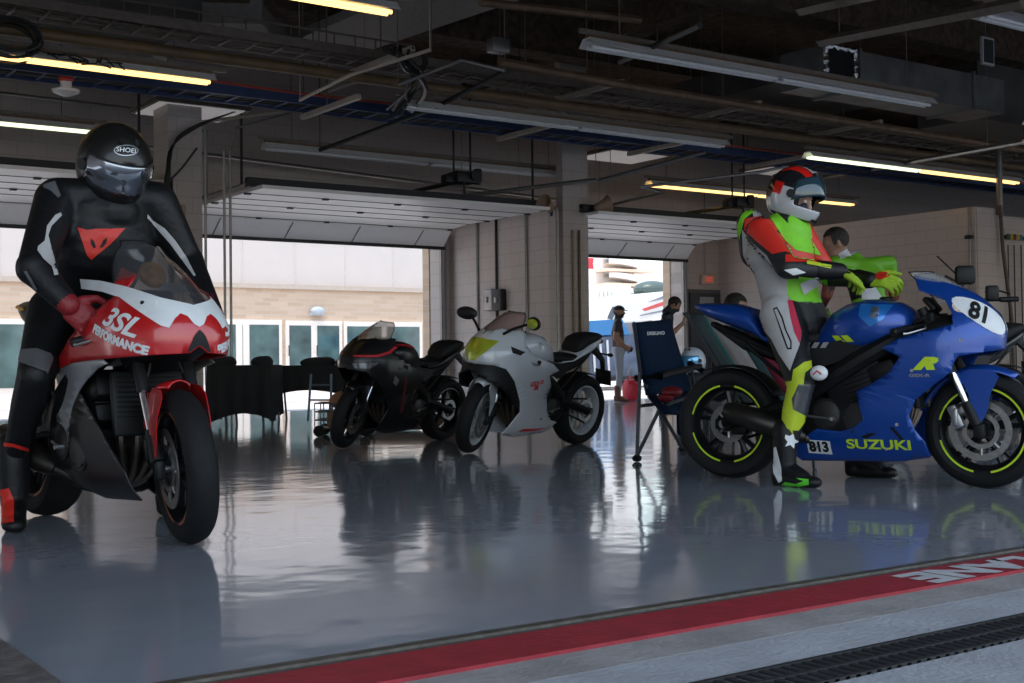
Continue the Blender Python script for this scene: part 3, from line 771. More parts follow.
# motorhome: its white sloping flank with red and grey flashes
RY = 27.5
rv = thing('motorhome', 'white motorhome with red and grey flashes parked outside the right door', 'vehicle', (at(650,380,Y=RY).x,RY,0), world=True)
P_ = [at(x,y,Y=RY) for x, y in ((604,330),(609,312),(613,305),(660,292),(700,288),(760,285),(760,378),(604,378))]
mb = MB(); mb.prism([(p.x,p.z) for p in P_], RY, RY+2.3, 'y'); obj('body', mb, mat('motorhome_white', (.86,.84,.80), .35), rv)
def strip(pts, m, name, parent, y, th=.012, back=.0):
    P = [at(a,b,Y=y) for a, b in pts]; return obj(name, MB().prism([(p.x,p.z) for p in P], y-th, y+back, 'y'), m, parent)
strip(((642,309),(668,300),(700,292),(700,296),(668,304),(645,311)), mat('flash_red', (.65,.10,.10), .5), 'red_flash', rv, RY-.002)
strip(((648,302),(668,294),(700,288),(700,290),(668,298)), mat('flash_grey', (.25,.27,.30), .5), 'grey_flash', rv, RY-.002)
strip(((640,315),(662,310),(680,309),(662,312),(640,316)), mat('flash_grey', (0,0,0)), 'grey_flash', rv, RY-.002)
strip(((607,318),(612,307),(618,306),(612,320)), mat('cab_glass', (.12,.15,.18), .1), 'cab_window', rv, RY-.002)
strip(((600,329),(645,321),(700,321),(700,323.5),(645,324),(600,332)), mat('awning_tan', (.70,.62,.52), .6), 'skirt_band', rv, RY-.004)
for px_ in (655,735):
    q = at(px_,378,Y=RY); mb = MB(); mb.lathe([(0,-.12),(.36,-.12),(.40,-.06),(.40,.1),(0,.1)], (q.x,RY,.40), (0,1,0), 24); obj('wheel', mb, mat('tyre_black_outside', (.02,.02,.02), .8), rv)
q = at(652,290,Y=RY+1); tag(obj('roof_pod', MB().sphere(q, (.62,.5,.28), 18).box((q.x-.6,RY+.8,q.z-.25),(q.x+.75,RY+1.3,q.z-.1)), mat('pod_dark', (.07,.10,.09), .4), rv), 'dark green roof pod')
# blue tarpaulin covered trailer, left of the capped man
BY = 25.5
tr = thing('trailer', 'blue covered trailer with dark panels standing outside behind the capped man', 'trailer', (at(605,385,Y=BY).x,BY,0), world=True)
strip(((585,321),(622,319),(630,335),(585,338)), mat('tarp_blue', (.045,.22,.50), .5), 'tarp_top', tr, BY, .0, 2.)
strip(((585,336),(642,334),(642,380),(585,382)), mat('tarp_dark', (.07,.10,.16), .5, var=.4, nscale=3), 'side_panel', tr, BY, .0, 1.9)
strip(((640,322),(652,320),(652,372),(640,374)), mat('trailer_grey', (.28,.27,.26), .5), 'end_panel', tr, BY-.03, .0, 1.9)
strip(((585,377),(650,376),(650,379.5),(585,381)), M_DARK, 'lower_rail', tr, BY-.06, .02, .1)
for a_, b_ in ((592,'a'),(599,'b'),(606,'c')):
    strip(((a_,340),(a_+2,340),(a_+4,372),(a_+2,372)), mat('rope_pale', (.6,.62,.65), .6), 'strap', tr, BY-.02)
for px_ in (596,636):
    q = at(px_,385,Y=BY); obj('wheel', MB().lathe([(0,-.1),(.26,-.1),(.30,-.05),(.30,.1),(0,.1)], (q.x,BY+.2,.28), (0,1,0), 20), mat('tyre_black_outside', (0,0,0)), tr)
# upturned V mark of a sign seen behind, pale buildings further right
# ================================================================ sport motorcycles
M_TYRE = mat('tyre_rubber', (.010,.010,.011), .7, var=.15, nscale=30, spec=.25)
M_RIMK = mat('rim_black', (.02,.02,.022), .3, .6)
M_DISC = mat('brake_disc_steel', (.30,.29,.28), .35, .9, var=.15, nscale=40)
M_ENG = mat('engine_dark', (.008,.008,.009), .5, .3, spec=.3, var=.3, nscale=12)
M_ALU = mat('brushed_aluminium', (.42,.42,.43), .35, .9, var=.1)
M_BLKP = mat('black_plastic', (.008,.008,.009), .5, spec=.3)
M_SEAT = mat('seat_vinyl', (.009,.009,.010), .65, spec=.3, bump=.15, bscale=120)
M_GOLD = mat('gold_anodised', (.45,.28,.07), .35, .8)
M_CHRM = mat('chrome', (.75,.75,.77), .12, 1.)
M_SMOKE = glassy('smoked_screen', (.10,.10,.11), .38)
M_CLEAR = glassy('clear_screen', (.55,.55,.55), .28)
M_LED = mat('lamp_lens', (.20,.20,.22), .08, .3, coat=1)
class Fair:
    W = [(.08,.05),(.12,.09),(.15,.125),(.22,.175),(.35,.21),(.5,.222),(.62,.238),(.75,.245),(.85,.228),(.95,.19),(1.02,.16),(1.1,.132),(1.15,.11)]
    XN = [(.45,1.95),(.55,1.62),(.62,1.52),(.70,1.495),(.80,1.51),(.86,1.50),(.93,1.45),(.98,1.40),(1.04,1.31),(1.10,1.20),(1.16,1.08)]
    def __init__(s, W=None, XN=None, nose=.34, taper=None, dx=0):
        if W: s.W = W
        if XN: s.XN = XN
        s.nose = nose; s.tp = taper or [(.3,.72),(.55,.86),(.85,1.),(2,1.)]
        zz = np.linspace(0, 1.4, 281); k = np.exp(-.5*(np.arange(-18,19)/6.)**2); k /= k.sum()
        def sm(t): return np.convolve(np.pad(np.interp(zz, [a for a,_ in t], [b for _,b in t]), 18, 'edge'), k, 'valid')
        s.zz = zz; s.xa = sm(s.XN); s.wa = sm(s.W)
    def xs(s, z): return float(np.interp(z, s.zz, s.xa))-s.nose
    def xyz(s, q, z):
        """q<=0: plain length behind the nose start; 0..1 round the nose to the centre line"""
        xs = s.xs(z); w = float(np.interp(z, s.zz, s.wa))
        if q <= 0: x = xs+q; return (x, w*lerp(s.tp, x), z)
        a = min(q, 1)*PI/2
        x = xs+s.nose*math.sin(a); return (x, w*lerp(s.tp, x)*max(0, math.cos(a))**.85, z)
    def q(s, x, z):
        xs = s.xs(z)
        if x <= xs: return x-xs
        return math.asin(min(1, (x-xs)/s.nose))*2/PI
    def conv(s, pts):
        out = []; n = len(pts)
        for i in range(n):
            p = pts[i]; r = pts[(i+1) % n]
            if p[0] == 'n' or r[0] == 'n': out.append((p[1], p[2]) if p[0] == 'n' else (s.q(*p), p[1])); continue
            k = max(1, int(math.hypot(r[0]-p[0], r[1]-p[1])/.02))
            for j in range(k):
                x = p[0]+(r[0]-p[0])*j/k; z = p[1]+(r[1]-p[1])*j/k; out.append((s.q(x, z), z))
        return out
def dense(pts, st=.03):
    out = []; n = len(pts)
    for i in range(n):
        a = pts[i]; b = pts[(i+1) % n]; L = math.hypot(b[0]-a[0], b[1]-a[1]); k = max(1, int(L/st))
        for j in range(k): out.append((a[0]+(b[0]-a[0])*j/k, a[1]+(b[1]-a[1])*j/k))
    return out
def fair_panel(name, S, pts, m, parent, thick=.006, off=0., sides=(1,-1), step=.035, label=None, raw=False):
    """a moulded panel: outline in side view laid on the fairing surface"""
    vs, fs = poly_cells([dense(pts if raw else S.conv(pts))], step)
    mb = MB()
    for sd in sides:
        P = [];
        for q_, z in vs:
            p = Vector(S.xyz(q_, z))
            if off:
                e = .01; a = Vector(S.xyz(min(q_, .985)-e, z)); b = Vector(S.xyz(min(q_, .985)+e*.5, z)); c = Vector(S.xyz(q_, z+e))
                d = (b-a); c = c-p if q_ <= .985 else Vector((0,0,1))
                n = d.cross(c)
                if n.length < 1e-9: n = Vector((1,0,0))
                n.normalize()
                if n.y < 0 and q_ < .9: n = -n
                if q_ >= .9 and n.x < 0: n = -n
                p = p+n*off
            p.y *= sd; P.append(p)
        mb.add(P, fs)
    me = mb.mesh(name, 50)
    bm = bmesh.new(); bm.from_mesh(me); bmesh.ops.remove_doubles(bm, verts=bm.verts[:], dist=.0012)
    bmesh.ops.recalc_face_normals(bm, faces=bm.faces[:])
    # outward
    s_ = sum(f.normal.y*f.calc_center_median().y*f.calc_area() for f in bm.faces)
    if s_ < 0: bmesh.ops.reverse_faces(bm, faces=bm.faces[:])
    bm.to_mesh(me); bm.free()
    for p in me.polygons: p.use_smooth = True
    o = link_mesh(name, me, m, parent)
    if thick:
        md = o.modifiers.new('shell', 'SOLIDIFY'); md.thickness = thick; md.offset = -1
    if label: o['label'] = label
    return o
def wheel(name, c, Rr, w, parent, T, rimm, stripe=None, discs=1, spokes=5, disc_r=.15, sides=(1,), sprocket=False, label=None):
    c = Vector(c); ax = (0,1,0); rr = .216
    def B(): m_ = MB(); m_.T = T; return m_
    root = None
    h = w/2
    prof = [(rr+.004,-h*.72),(rr+.02,-h*.92),(Rr-.055,-h),(Rr-.03,-h*.93),(Rr-.012,-h*.66),(Rr-.003,-h*.3),(Rr,0),(Rr-.003,h*.3),(Rr-.012,h*.66),(Rr-.03,h*.93),(Rr-.055,h),(rr+.02,h*.92),(rr+.004,h*.72),(rr+.004,-h*.72)]
    root = obj(name, B().lathe(prof, c, ax, 56), M_TYRE, parent)
    if label: root['label'] = label
    rp = [(rr+.006,-h*.76),(rr-.006,-h*.78),(rr-.018,-h*.6),(rr-.03,-h*.25),(rr-.032,h*.25),(rr-.018,h*.6),(rr-.006,h*.78),(rr+.006,h*.76)]
    m_ = B().lathe(rp, c, ax, 48)
    for k in range(spokes):
        a = 2*PI*k/spokes+.3
        for da in (-.16, .16):
            d = Vector((math.cos(a+da*.5), 0, math.sin(a+da*.5))); e = Vector((math.cos(a+da), 0, math.sin(a+da)))
            m_.tube([c+d*.035, c+(d+e)/2*.12, c+e*(rr-.02)], [.018,.014,.016], 6)
    m_.cyl(c-Vector((0,h*.75,0)), c+Vector((0,h*.75,0)), .045, n=16)
    obj('rim', m_, rimm, root)
    if stripe:
        for sd in (-1, 1):
            for a0, a1 in ((.25,1.35),(1.75,2.9),(3.4,4.5),(4.9,6.0)):
                rows = []; m_ = B()
                for rad in (rr+.006, rr-.004):
                    rows.append([c+Vector((rad*math.cos(t), sd*(h*.80), rad*math.sin(t))) for t in np.linspace(a0, a1, 14)])
                m_.grid(rows); obj('rim_tape', m_, stripe, root)
    for sd in sides:
        y = sd*(.062 if discs else .05)
        m_ = B().lathe([(disc_r-.035,y-.0025),(disc_r,y-.0025),(disc_r,y+.0025),(disc_r-.035,y+.0025),(disc_r-.035,y-.0025)], c, ax, 40)
        for k in range(8):
            a = 2*PI*k/8; d = Vector((math.cos(a),0,math.sin(a))); m_.cyl(c+d*(disc_r-.065)+Vector((0,y,0)), c+d*(disc_r-.03)+Vector((0,y,0)), .008, n=6)
        m_.lathe([(disc_r-.085,y-.004),(disc_r-.06,y-.004),(disc_r-.06,y+.004),(disc_r-.085,y+.004),(disc_r-.085,y-.004)], c, ax, 24)
        obj('brake_disc', m_, M_DISC, root)
    m_ = B().cyl(c-Vector((0,h+.035,0)), c+Vector((0,h+.035,0)), .014, n=12).cyl(c-Vector((0,h+.045,0)), c-Vector((0,h+.02,0)), .024, n=12).cyl(c+Vector((0,h+.02,0)), c+Vector((0,h+.045,0)), .024, n=12)
    obj('axle', m_, M_ALU, root)
    return root
def make_bike(label, cat_loc, heading, lean=0., steer=0., scale=1., P=None, name='sport_motorcycle'):
    P = P or {}
    root = thing(name, label, 'motorcycle', cat_loc, 0, rot=(lean, 0, heading), scale=scale)
    WB = P.get('wb', 1.39)
    # steering transform about the headstock line
    ax0 = Vector((WB-.02, 0, .30)); sd_ = Vector((-.4067, 0, .9135)).normalized()
    Mst = Matrix.Rotation(steer, 4, sd_); piv = ax0+Vector((-.03, 0, 0))
    def T(p): return Mst @ (p-piv)+piv if steer else p
    def TB(): m_ = MB(); m_.T = T; return m_
    FA = Vector((WB, 0, .30)); RA = Vector((0, 0, .315))
    rimm = P.get('rim', M_RIMK)
    wheel('front_wheel', FA, .30, .12, root, T, P.get('rimf', rimm), P.get('stripe'), 1, 5, .155, (1,-1))
    wheel('rear_wheel', RA, .315, .18, root, None, rimm, P.get('stripe'), 0, 5, .11, (-1,))
    # fork
    up = sd_; off = .093
    fm = P.get('fork', M_BLKP)
    for s in (1, -1):
        b = FA+Vector((0, s*off, 0)); b2 = b+Vector((-.01,0,.03))
        m_ = TB().cyl(b2, b2+up*.13, .030, .027, 14).rbox(b, (.06,.035,.075), .012)
        leg = obj('fork_leg', m_, fm, root)
        obj('fork_slider', TB().cyl(b2+up*.12, b2+up*.30, .0205, n=14), M_CHRM, leg)
        obj('fork_tube', TB().cyl(b2+up*.29, b2+up*.66, .027, n=14), fm if not P.get('gold') else M_GOLD, leg)
        # brake caliper
        cc = FA+Vector((-.115, s*.088, .07))
        obj('brake_caliper', TB().rbox(cc, (.05,.045,.125), .012, Matrix.Rotation(R(-24),3,'Y')).rbox(cc+Vector((0,s*.02,0)), (.03,.02,.09), .008), P.get('caliper', M_ENG), root)
    hd = FA+up*.62
    obj('triple_clamp', TB().rbox(FA+up*.46+Vector((-.02,0,0)), (.09,.26,.035), .01, Matrix.Rotation(R(-24),3,'Y')).rbox(FA+up*.63+Vector((-.02,0,0)), (.09,.25,.028), .01, Matrix.Rotation(R(-24),3,'Y')), M_ENG, root)
    for s in (1, -1):
        c0 = FA+up*.60+Vector((-.02, s*.10, 0)); c1 = c0+Vector((-.10, s*.19, -.035))
        g = obj('handlebar', TB().cyl(c0, c1, .012, n=10), M_ENG, root)
        d = (c1-c0).normalized()
        obj('grip', TB().tube([c0+d*.09, c0+d*.10, c1-d*.005, c1, c1+d*.012], [.014,.018,.018,.021,.018], 12), M_BLKP, g)
        obj('lever', TB().tube([c0+d*.055+Vector((.045,0,0)), c0+d*.10+Vector((.075,0,-.005)), c1+Vector((.07,0,-.01)), c1+d*.01+Vector((.055,0,-.01))], [.008,.006,.006,.008], 8), M_ALU, g)
        obj('reservoir', TB().cyl(c0+Vector((.04,s*.01,.02)), c0+Vector((.04,s*.01,.06)), .022, n=14), M_ENG, g)
        obj('brake_hose' if s < 0 else 'clutch_cable', TB().tube(crv([c0+d*.05+Vector((.03,0,0)), c0+Vector((.09,s*.0,.03)), FA+up*.48+Vector((.05,s*.05,0)), FA+up*.30+Vector((-.02,s*.1,0))],5), .005, 6), M_BLKP, g)
    # front mudguard: arch over the tyre with side stays down the fork
    fmud = P.get('mud', P['body'])
    rows = []
    for t in np.linspace(R(P.get('mud0',58)), R(162), 20):
        m0 = R(P.get('mud0',58)); u = (t-m0)/(R(162)-m0); wd = .066+.012*math.sin(u*PI); row = []
        if u < .2: wd *= .6+2*u
        for k in np.linspace(-1, 1, 13):
            ph = k*1.35; rad = .313+.024*math.cos(ph)**.8 if abs(ph) < PI/2 else .313
            rad = .300+.036*math.cos(ph)
            row.append(FA+Vector((rad*math.cos(t), wd*math.sin(ph)*1.03, rad*math.sin(t))))
        rows.append(row)
    m_ = TB().grid(rows)
    me = m_.mesh('front_mudguard', 50); o = link_mesh('front_mudguard', me, fmud, root); md = o.modifiers.new('shell','SOLIDIFY'); md.thickness = .004; md.offset = 0
    for s in (1, -1):
        pl = [(-.13,.27),(-.05,.315),(.07,.305),(.10,.275),(.065,.20),(.045,.10),(.02,.05),(-.015,.045),(-.035,.08),(-.04,.17),(-.075,.24)]
        pl = [(FA.x+a, .30+b) for a, b in pl]; n_ = len(pl)
        yy = [.110-.034*max(0,(b-.30-.17)/.145) for a, b in pl]
        m_ = TB(); m_.add([(a, s*y, b) for (a,b),y in zip(pl,yy)]+[(a, s*(y-.004), b) for (a,b),y in zip(pl,yy)], [tuple(range(n_)), tuple(range(n_,2*n_))[::-1]]+[(i,(i+1)%n_,(i+1)%n_+n_,i+n_) for i in range(n_)])
        o2 = obj('mudguard_stay', m_, fmud, o)
        obj('bolt', TB().cyl(FA+Vector((-.06,s*.111,.13)), FA+Vector((-.06,s*.118,.13)), .009, n=8).cyl(FA+Vector((-.045,s*.111,.07)), FA+Vector((-.045,s*.118,.07)), .007, n=8), M_BLKP, o)
    # frame, engine, swingarm
    m_ = MB()
    for s in (1, -1):
        rows = crv([(1.06,s*.06,.80),(1.00,s*.11,.78),(.86,s*.155,.70),(.66,s*.165,.58),(.50,s*.13,.47),(.46,s*.12,.33)], 5)
        m_.tube(rows, [.045+.01*math.sin(i/len(rows)*PI) for i in range(len(rows))], 10)
    m_.cyl((1.10,0,.70),(1.02,0,.88),.04,n=14)
    obj('frame', m_, P.get('frame', M_ENG), root)
    m_ = MB()
    m_.rbox((.78,0,.52),(.34,.36,.24),.04,Matrix.Rotation(R(-20),3,'Y')).rbox((.66,0,.36),(.46,.34,.24),.06).rbox((.92,0,.60),(.16,.38,.12),.03,Matrix.Rotation(R(-20),3,'Y'))
    m_.cyl((.80,-.18,.36),(.80,.18,.36),.10,n=24).cyl((.62,-.18,.38),(.62,.18,.38),.085,n=24).rbox((.74,0,.22),(.26,.22,.12),.03)
    e_ = obj('engine', m_, M_ENG, root)
    for s in (1, -1):
        m2 = MB().lathe([(.0,.0),(.05,.0),(.085,-.006),(.095,-.02),(.095,-.03)], (.80,s*.190,.36), (0,s,0), 24)
        for k in range(6):
            a = PI*k/3; m2.cyl((.80+.083*math.cos(a),s*.18,.36+.083*math.sin(a)),(.80+.083*math.cos(a),s*.192,.36+.083*math.sin(a)),.007,n=6)
        m2.lathe([(.0,.0),(.04,.0),(.07,-.008),(.075,-.02)], (.62,s*.190,.38), (0,s,0), 20)
        obj('engine_cover', m2, mat('cover_bronze', (.035,.033,.032), .45, .6), e_)
    m_ = MB()
    for k in range(5): m_.rbox((.845+.0*k,0,.50+.026*k),(.27,.365,.008),.003,Matrix.Rotation(R(-20),3,'Y'))
    obj('cylinder_fins', m_, M_ENG, e_)
    m_ = MB().rbox((1.075,0,.54),(.035,.32,.26),.01,Matrix.Rotation(R(-8),3,'Y'))
    rd = obj('radiator', m_, M_BLKP, root)
    m_ = MB()
    for k in range(12): m_.rbox((1.098-.0+.0006*k,0,.43+.02*k),(.004,.29,.006),.001)
    obj('radiator_fins', m_, M_ENG, rd)
    m_ = MB()
    for k in range(4):
        y = (k-1.5)*.075
        m_.tube(crv([(.97,y,.60),(1.03,y,.52),(1.03,y*.9,.38),(.94,y*.5,.24),(.78,-.02+y*.2,.17)],5), .019, 8)
    obj('exhaust_header', m_, mat('header_steel', (.20,.16,.13), .35, .9, var=.3, nscale=5), root)
    m_ = MB()
    for s in (1, -1):
        m_.tube([(.50,s*.11,.42),(.36,s*.125,.41),(.18,s*.125,.36),(.0,s*.118,.317)], [.045,.042,.034,.03], 8)
        m_.rbox((.0,s*.118,.315),(.10,.03,.06),.01)
    m_.cyl((.47,-.13,.42),(.47,.13,.42),.035,n=12).rbox((.38,0,.42),(.05,.22,.07),.01)
    sw = obj('swingarm', m_, P.get('swing', M_ENG), root)
    obj('rear_shock', MB().cyl((.46,0,.44),(.50,0,.70),.022,n=10), M_ALU, root)
    m_ = MB()
    pts = [(.455+.0+.04*k/60+.032*math.cos(k*.9), .032*math.sin(k*.9), .47+.2*k/60) for k in range(60)]
    obj('shock_spring', m_.tube(pts, .006, 5), mat('spring_yellow', (.5,.35,.03), .4), root)
    # chain and sprockets on the left
    m_ = MB().lathe([(.07,.078),(.105,.078),(.105,.086),(.07,.086),(.07,.078)], RA, (0,1,0), 36).lathe([(.0,.078),(.035,.078),(.035,.086),(0,.086)], (.50,0,.40), (0,1,0), 20)
    obj('sprocket', m_, M_ALU, root)
    obj('chain', MB().tube([(0,.082,.315+.106),(.25,.082,.43),(.50,.082,.436)], .009, 6).tube([(0,.082,.315-.106),(.25,.082,.29),(.50,.082,.364)], .009, 6), M_ENG, root)
    # rear brake caliper, hugger
    obj('rear_caliper', MB().rbox((.085,-.09,.285),(.09,.05,.06),.012), M_ENG, root)
    rows = []
    for t in np.linspace(R(28), R(112), 12):
        rows.append([RA+Vector(((.325+.012*math.cos(k*1.2))*math.cos(t), .10*math.sin(k*1.2), (.325+.012*math.cos(k*1.2))*math.sin(t))) for k in np.linspace(-1,1,9)])
    o = link_mesh('rear_hugger', MB().grid(rows).mesh('rear_hugger', 50), M_BLKP, root); md = o.modifiers.new('shell','SOLIDIFY'); md.thickness = .004
    # silencer on the right, short
    ex = P.get('exhaust', 'short')
    if ex == 'short':
        m_ = MB().tube(crv([(.78,-.03,.17),(.60,-.06,.19),(.48,-.14,.25),(.36,-.185,.30),(.22,-.205,.345),(.08,-.215,.40)],5), [.032]*6+[.034,.04,.05,.058]+[.06]*9+[.062,.06,.058,.055,.05,.046,.042], 14) if 0 else MB()
        path = crv([(.78,-.03,.17),(.60,-.06,.19),(.48,-.14,.25)],5); m_.tube(path, .028, 12)
        path = [(.48,-.14,.25),(.42,-.165,.275),(.36,-.185,.30),(.22,-.20,.345),(.10,-.21,.385),(.05,-.212,.40)]
        m_.tube(path, [.03,.05,.062,.066,.058,.04], 16)
    else:
        m_ = MB(); m_.tube(crv([(.78,-.03,.17),(.58,-.08,.22),(.46,-.15,.34)],5), .026, 12)
        m_.tube([(.46,-.15,.34),(.40,-.17,.38),(.10,-.20,.56),(-.10,-.21,.68),(-.13,-.212,.70)], [.03,.052,.055,.055,.042], 16)
    sl_ = obj('silencer', m_, P.get('pipe', mat('silencer_dark', (.05,.045,.04), .35, .8)), root)
    # footpegs, heel plates, levers
    for s in (1, -1):
        m_ = MB(); m_.prism([(.44,.30),(.52,.36),(.50,.50),(.44,.52),(.40,.44)], s*.15, s*.158, 'y'); m_.cyl((.47,s*.155,.40),(.47,s*.235,.395),.012,n=8)
        f_ = obj('footpeg', m_, M_ALU if P.get('altpeg') else M_ENG, root)
        obj('foot_lever', MB().tube([(.50,s*.17,.37),(.60,s*.19,.36),(.66,s*.20,.355)], .007, 6).cyl((.66,s*.185,.355),(.66,s*.225,.355),.010,n=8), M_ALU, f_)
    # ---------------- bodywork
    S = Fair(P.get('W'), P.get('XN'), P.get('nose', .34))
    body = P['body']; fair = []
    f0 = fair_panel('fairing', S, P['main'], body, root, label=P.get('main_label')); fair.append(f0)
    for nm, pts, m, kw in P.get('panels', []):
        o = fair_panel(nm, S, pts, m, root, **kw)
        if not kw.get('off'): fair.append(o)
    # dark inner lining closing the nose from behind
    m_ = MB(); 
    m_.loft([(1.02,0,.10,.86,.66,3),(1.12,0,.15,.88,.66,3),(1.25,0,.165,.90,.70,3),(1.36,0,.14,.87,.73,3),(1.43,0,.07,.83,.76,3)], 20)
    obj('cockpit_lining', m_, M_BLKP, root)
    m_ = MB().rbox((1.14,0,.955),(.03,.15,.09),.012,Matrix.Rotation(R(-40),3,'Y'))
    ins = obj('instrument_panel', m_, M_BLKP, root)
    obj('instrument_screen', MB().rbox((1.125,0,.968),(.006,.10,.055),.002,Matrix.Rotation(R(-40),3,'Y')), mat('lcd', (.12,.14,.12), .15), ins)
    # screen
    zs = np.linspace(P.get('sz0', .955), P.get('sz1', 1.175), 12)
    XNw = P.get('XNW', [(.94,1.43),(.98,1.385),(1.04,1.30),(1.10,1.20),(1.15,1.10),(1.175,1.03)]); Ww = P.get('WW', [(.94,.18),(1.02,.155),(1.10,.128),(1.15,.10),(1.175,.07)])
    rows = []
    for z in zs:
        xn = lerp(XNw, z); w_ = lerp(Ww, z); L_ = lerp([(.955,.32),(1.03,.27),(1.1,.20),(1.15,.12),(1.175,.05)], z)*P.get('sL',1); xs = xn-L_
        rows.append([Vector((xs+L_*math.sin(a), w_*k*max(0,math.cos(a))**.85, z)) for k, a in [(1,t) for t in np.linspace(R(10), R(90), 12)]+[(-1,t) for t in np.linspace(R(90), R(10), 12)[1:]]])
    o = link_mesh('windscreen', MB().grid(rows).mesh('windscreen', 0), P.get('screen', M_SMOKE), root)
    for p in o.data.polygons: p.use_smooth = True
    md = o.modifiers.new('shell','SOLIDIFY'); md.thickness = .003
    if P.get('screen_label'): o['label'] = P['screen_label']
    edge = [r[0] for r in rows]+list(rows[-1])+[r[-1] for r in rows[::-1]]
    obj('screen_edge', MB().tube(edge, .003, 5), M_BLKP, o)
    # tank
    m_ = MB()
    tz = P.get('tank_top', 0)
    m_.loft([(.52,0,.075,.80+tz*.3,.70,2.3),(.56,0,.10,.86+tz*.6,.69,2.4),(.62,0,.125,.93+tz,.69,2.5),(.70,0,.155,.972+tz,.69,2.6),(.80,0,.178,.992+tz,.70,2.8),(.90,0,.178,.990+tz,.72,2.8),(.98,0,.158,.972+tz,.74,2.6),(1.03,0,.125,.945+tz,.76,2.4),(1.06,0,.08,.91+tz,.78,2.2)], 36)
    tk = obj('fuel_tank', m_, P.get('tank', body), root)
    obj('filler_cap', MB().lathe([(0,.012),(.03,.012),(.038,.006),(.04,-.01)], (.90,0,.992+tz), (.05,0,1), 24), M_ENG, tk)
    # side plates under the tank
    m_ = MB()
    for s in (1, -1):
        pl = [(.40,.735),(.60,.755),(.80,.80),(.94,.775),(.92,.70),(.70,.66),(.52,.62),(.44,.66)]
        m_.prism(pl, s*.135, s*.150, 'y')
    obj('side_cover', m_, P.get('side', M_BLKP), root)
    # seat and tail
    m_ = MB().loft([(.16,0,.105,.845,.79,2.6),(.24,0,.12,.825,.77,2.8),(.34,0,.135,.815,.76,3),(.45,0,.125,.82,.75,3),(.54,0,.10,.835,.74,2.6),(.60,0,.085,.86,.76,2.4)], 28)
    obj('seat', m_, M_SEAT, root)
    tl = P.get('tail', 'race')
    if tl == 'race':
        secs = [(-.215,0,.018,1.003,.985,2),(-.19,0,.045,1.006,.965,2.2),(-.12,0,.085,1.008,.925,2.3),(-.02,0,.112,1.003,.885,2.4),(.08,0,.125,.993,.845,2.5),(.16,0,.128,.965,.81,2.5),(.20,0,.125,.90,.79,2.4),(.24,0,.128,.825,.77,2.4),(.34,0,.13,.79,.745,2.6),(.44,0,.11,.775,.74,2.6)]
        ta = obj('tail_cowl', MB().loft(secs, 32), P.get('tailm', body), root)
    else:
        secs = [(-.20,0,.03,.955,.925,2),(-.15,0,.06,.965,.895,2.2),(-.05,0,.10,.955,.86,2.4),(.06,0,.125,.92,.82,2.5),(.18,0,.13,.865,.785,2.5),(.30,0,.13,.80,.75,2.6),(.44,0,.11,.775,.735,2.6)]
        ta = obj('tail_cowl', MB().loft(secs, 32), P.get('tailm', body), root)
        obj('pillion_seat', MB().loft([(-.16,0,.055,.985,.955,2.4),(-.12,0,.085,1.005,.945,2.6),(-.03,0,.105,1.008,.92,2.8),(.08,0,.115,1.0,.88,2.8),(.16,0,.115,.975,.84,2.8),(.215,0,.10,.915,.82,2.4),(.235,0,.07,.86,.81,2.2)], 28), M_SEAT, root)
        obj('tail_lamp', MB().loft([(-.215,0,.04,.95,.92,2.4),(-.19,0,.055,.955,.905,2.4)], 16), mat('red_lens', (.30,.01,.01), .15, coat=1), root)
        m_ = MB(); m_.prism([(-.13,.90),(-.30,.76),(-.33,.64),(-.315,.64),(-.275,.745),(-.06,.86)], -.02, .02, 'y'); m_.rbox((-.33,0,.60),(.012,.17,.14),.004,Matrix.Rotation(R(12),3,'Y'))
        pl = obj('plate_bracket', m_, M_BLKP, root)
        for s in (1, -1): obj('indicator', MB().cyl((-.20,s*.03,.82),(-.20,s*.12,.82),.008,n=6).sphere((-.20,s*.14,.82),(.03,.03,.018),12), M_BLKP, root)
    m_ = MB()
    for s in (1, -1): m_.tube([(.50,s*.10,.62),(.20,s*.09,.76),(-.06,s*.06,.87)], .014, 8); m_.tube([(.46,s*.11,.50),(.30,s*.10,.62),(.12,s*.09,.77)], .012, 8)
    obj('subframe', m_, M_ENG, root)
    obj('undertray', MB().loft([(-.10,0,.05,.90,.87,3),(.10,0,.09,.81,.73,3),(.30,0,.10,.76,.66,3),(.42,0,.09,.75,.62,3)], 20), M_BLKP, root)
    if P.get('mirror'):
        for s in (1, -1):
            m_ = MB().tube(crv([(1.30,s*.13,.99),(1.27,s*.20,1.04),(1.22,s*.30,1.09)],4), .011, 8).sphere((1.21,s*.36,1.105),(.028,.095,.055),18,Matrix.Rotation(R(s*-18),3,'Z'))
            mi = obj('mirror', m_, M_BLKP, root)
            if s > 0: obj('mirror_glass', MB().sphere((1.224,s*.355,1.105),(.018,.080,.042),18,Matrix.Rotation(R(s*-18),3,'Z')) , P.get('mirror_glass', M_CHRM), mi)
    if P.get('stand'):
        obj('side_stand', MB().tube([(.52,.13,.30),(.50,.24,.10),(.50,.315,.012+P['stand'])], [.014,.012,.012], 8).rbox((.51,.325,.010+P['stand']),(.07,.03,.012),.004), M_ENG, root)
    return root, fair, tk, ta, S
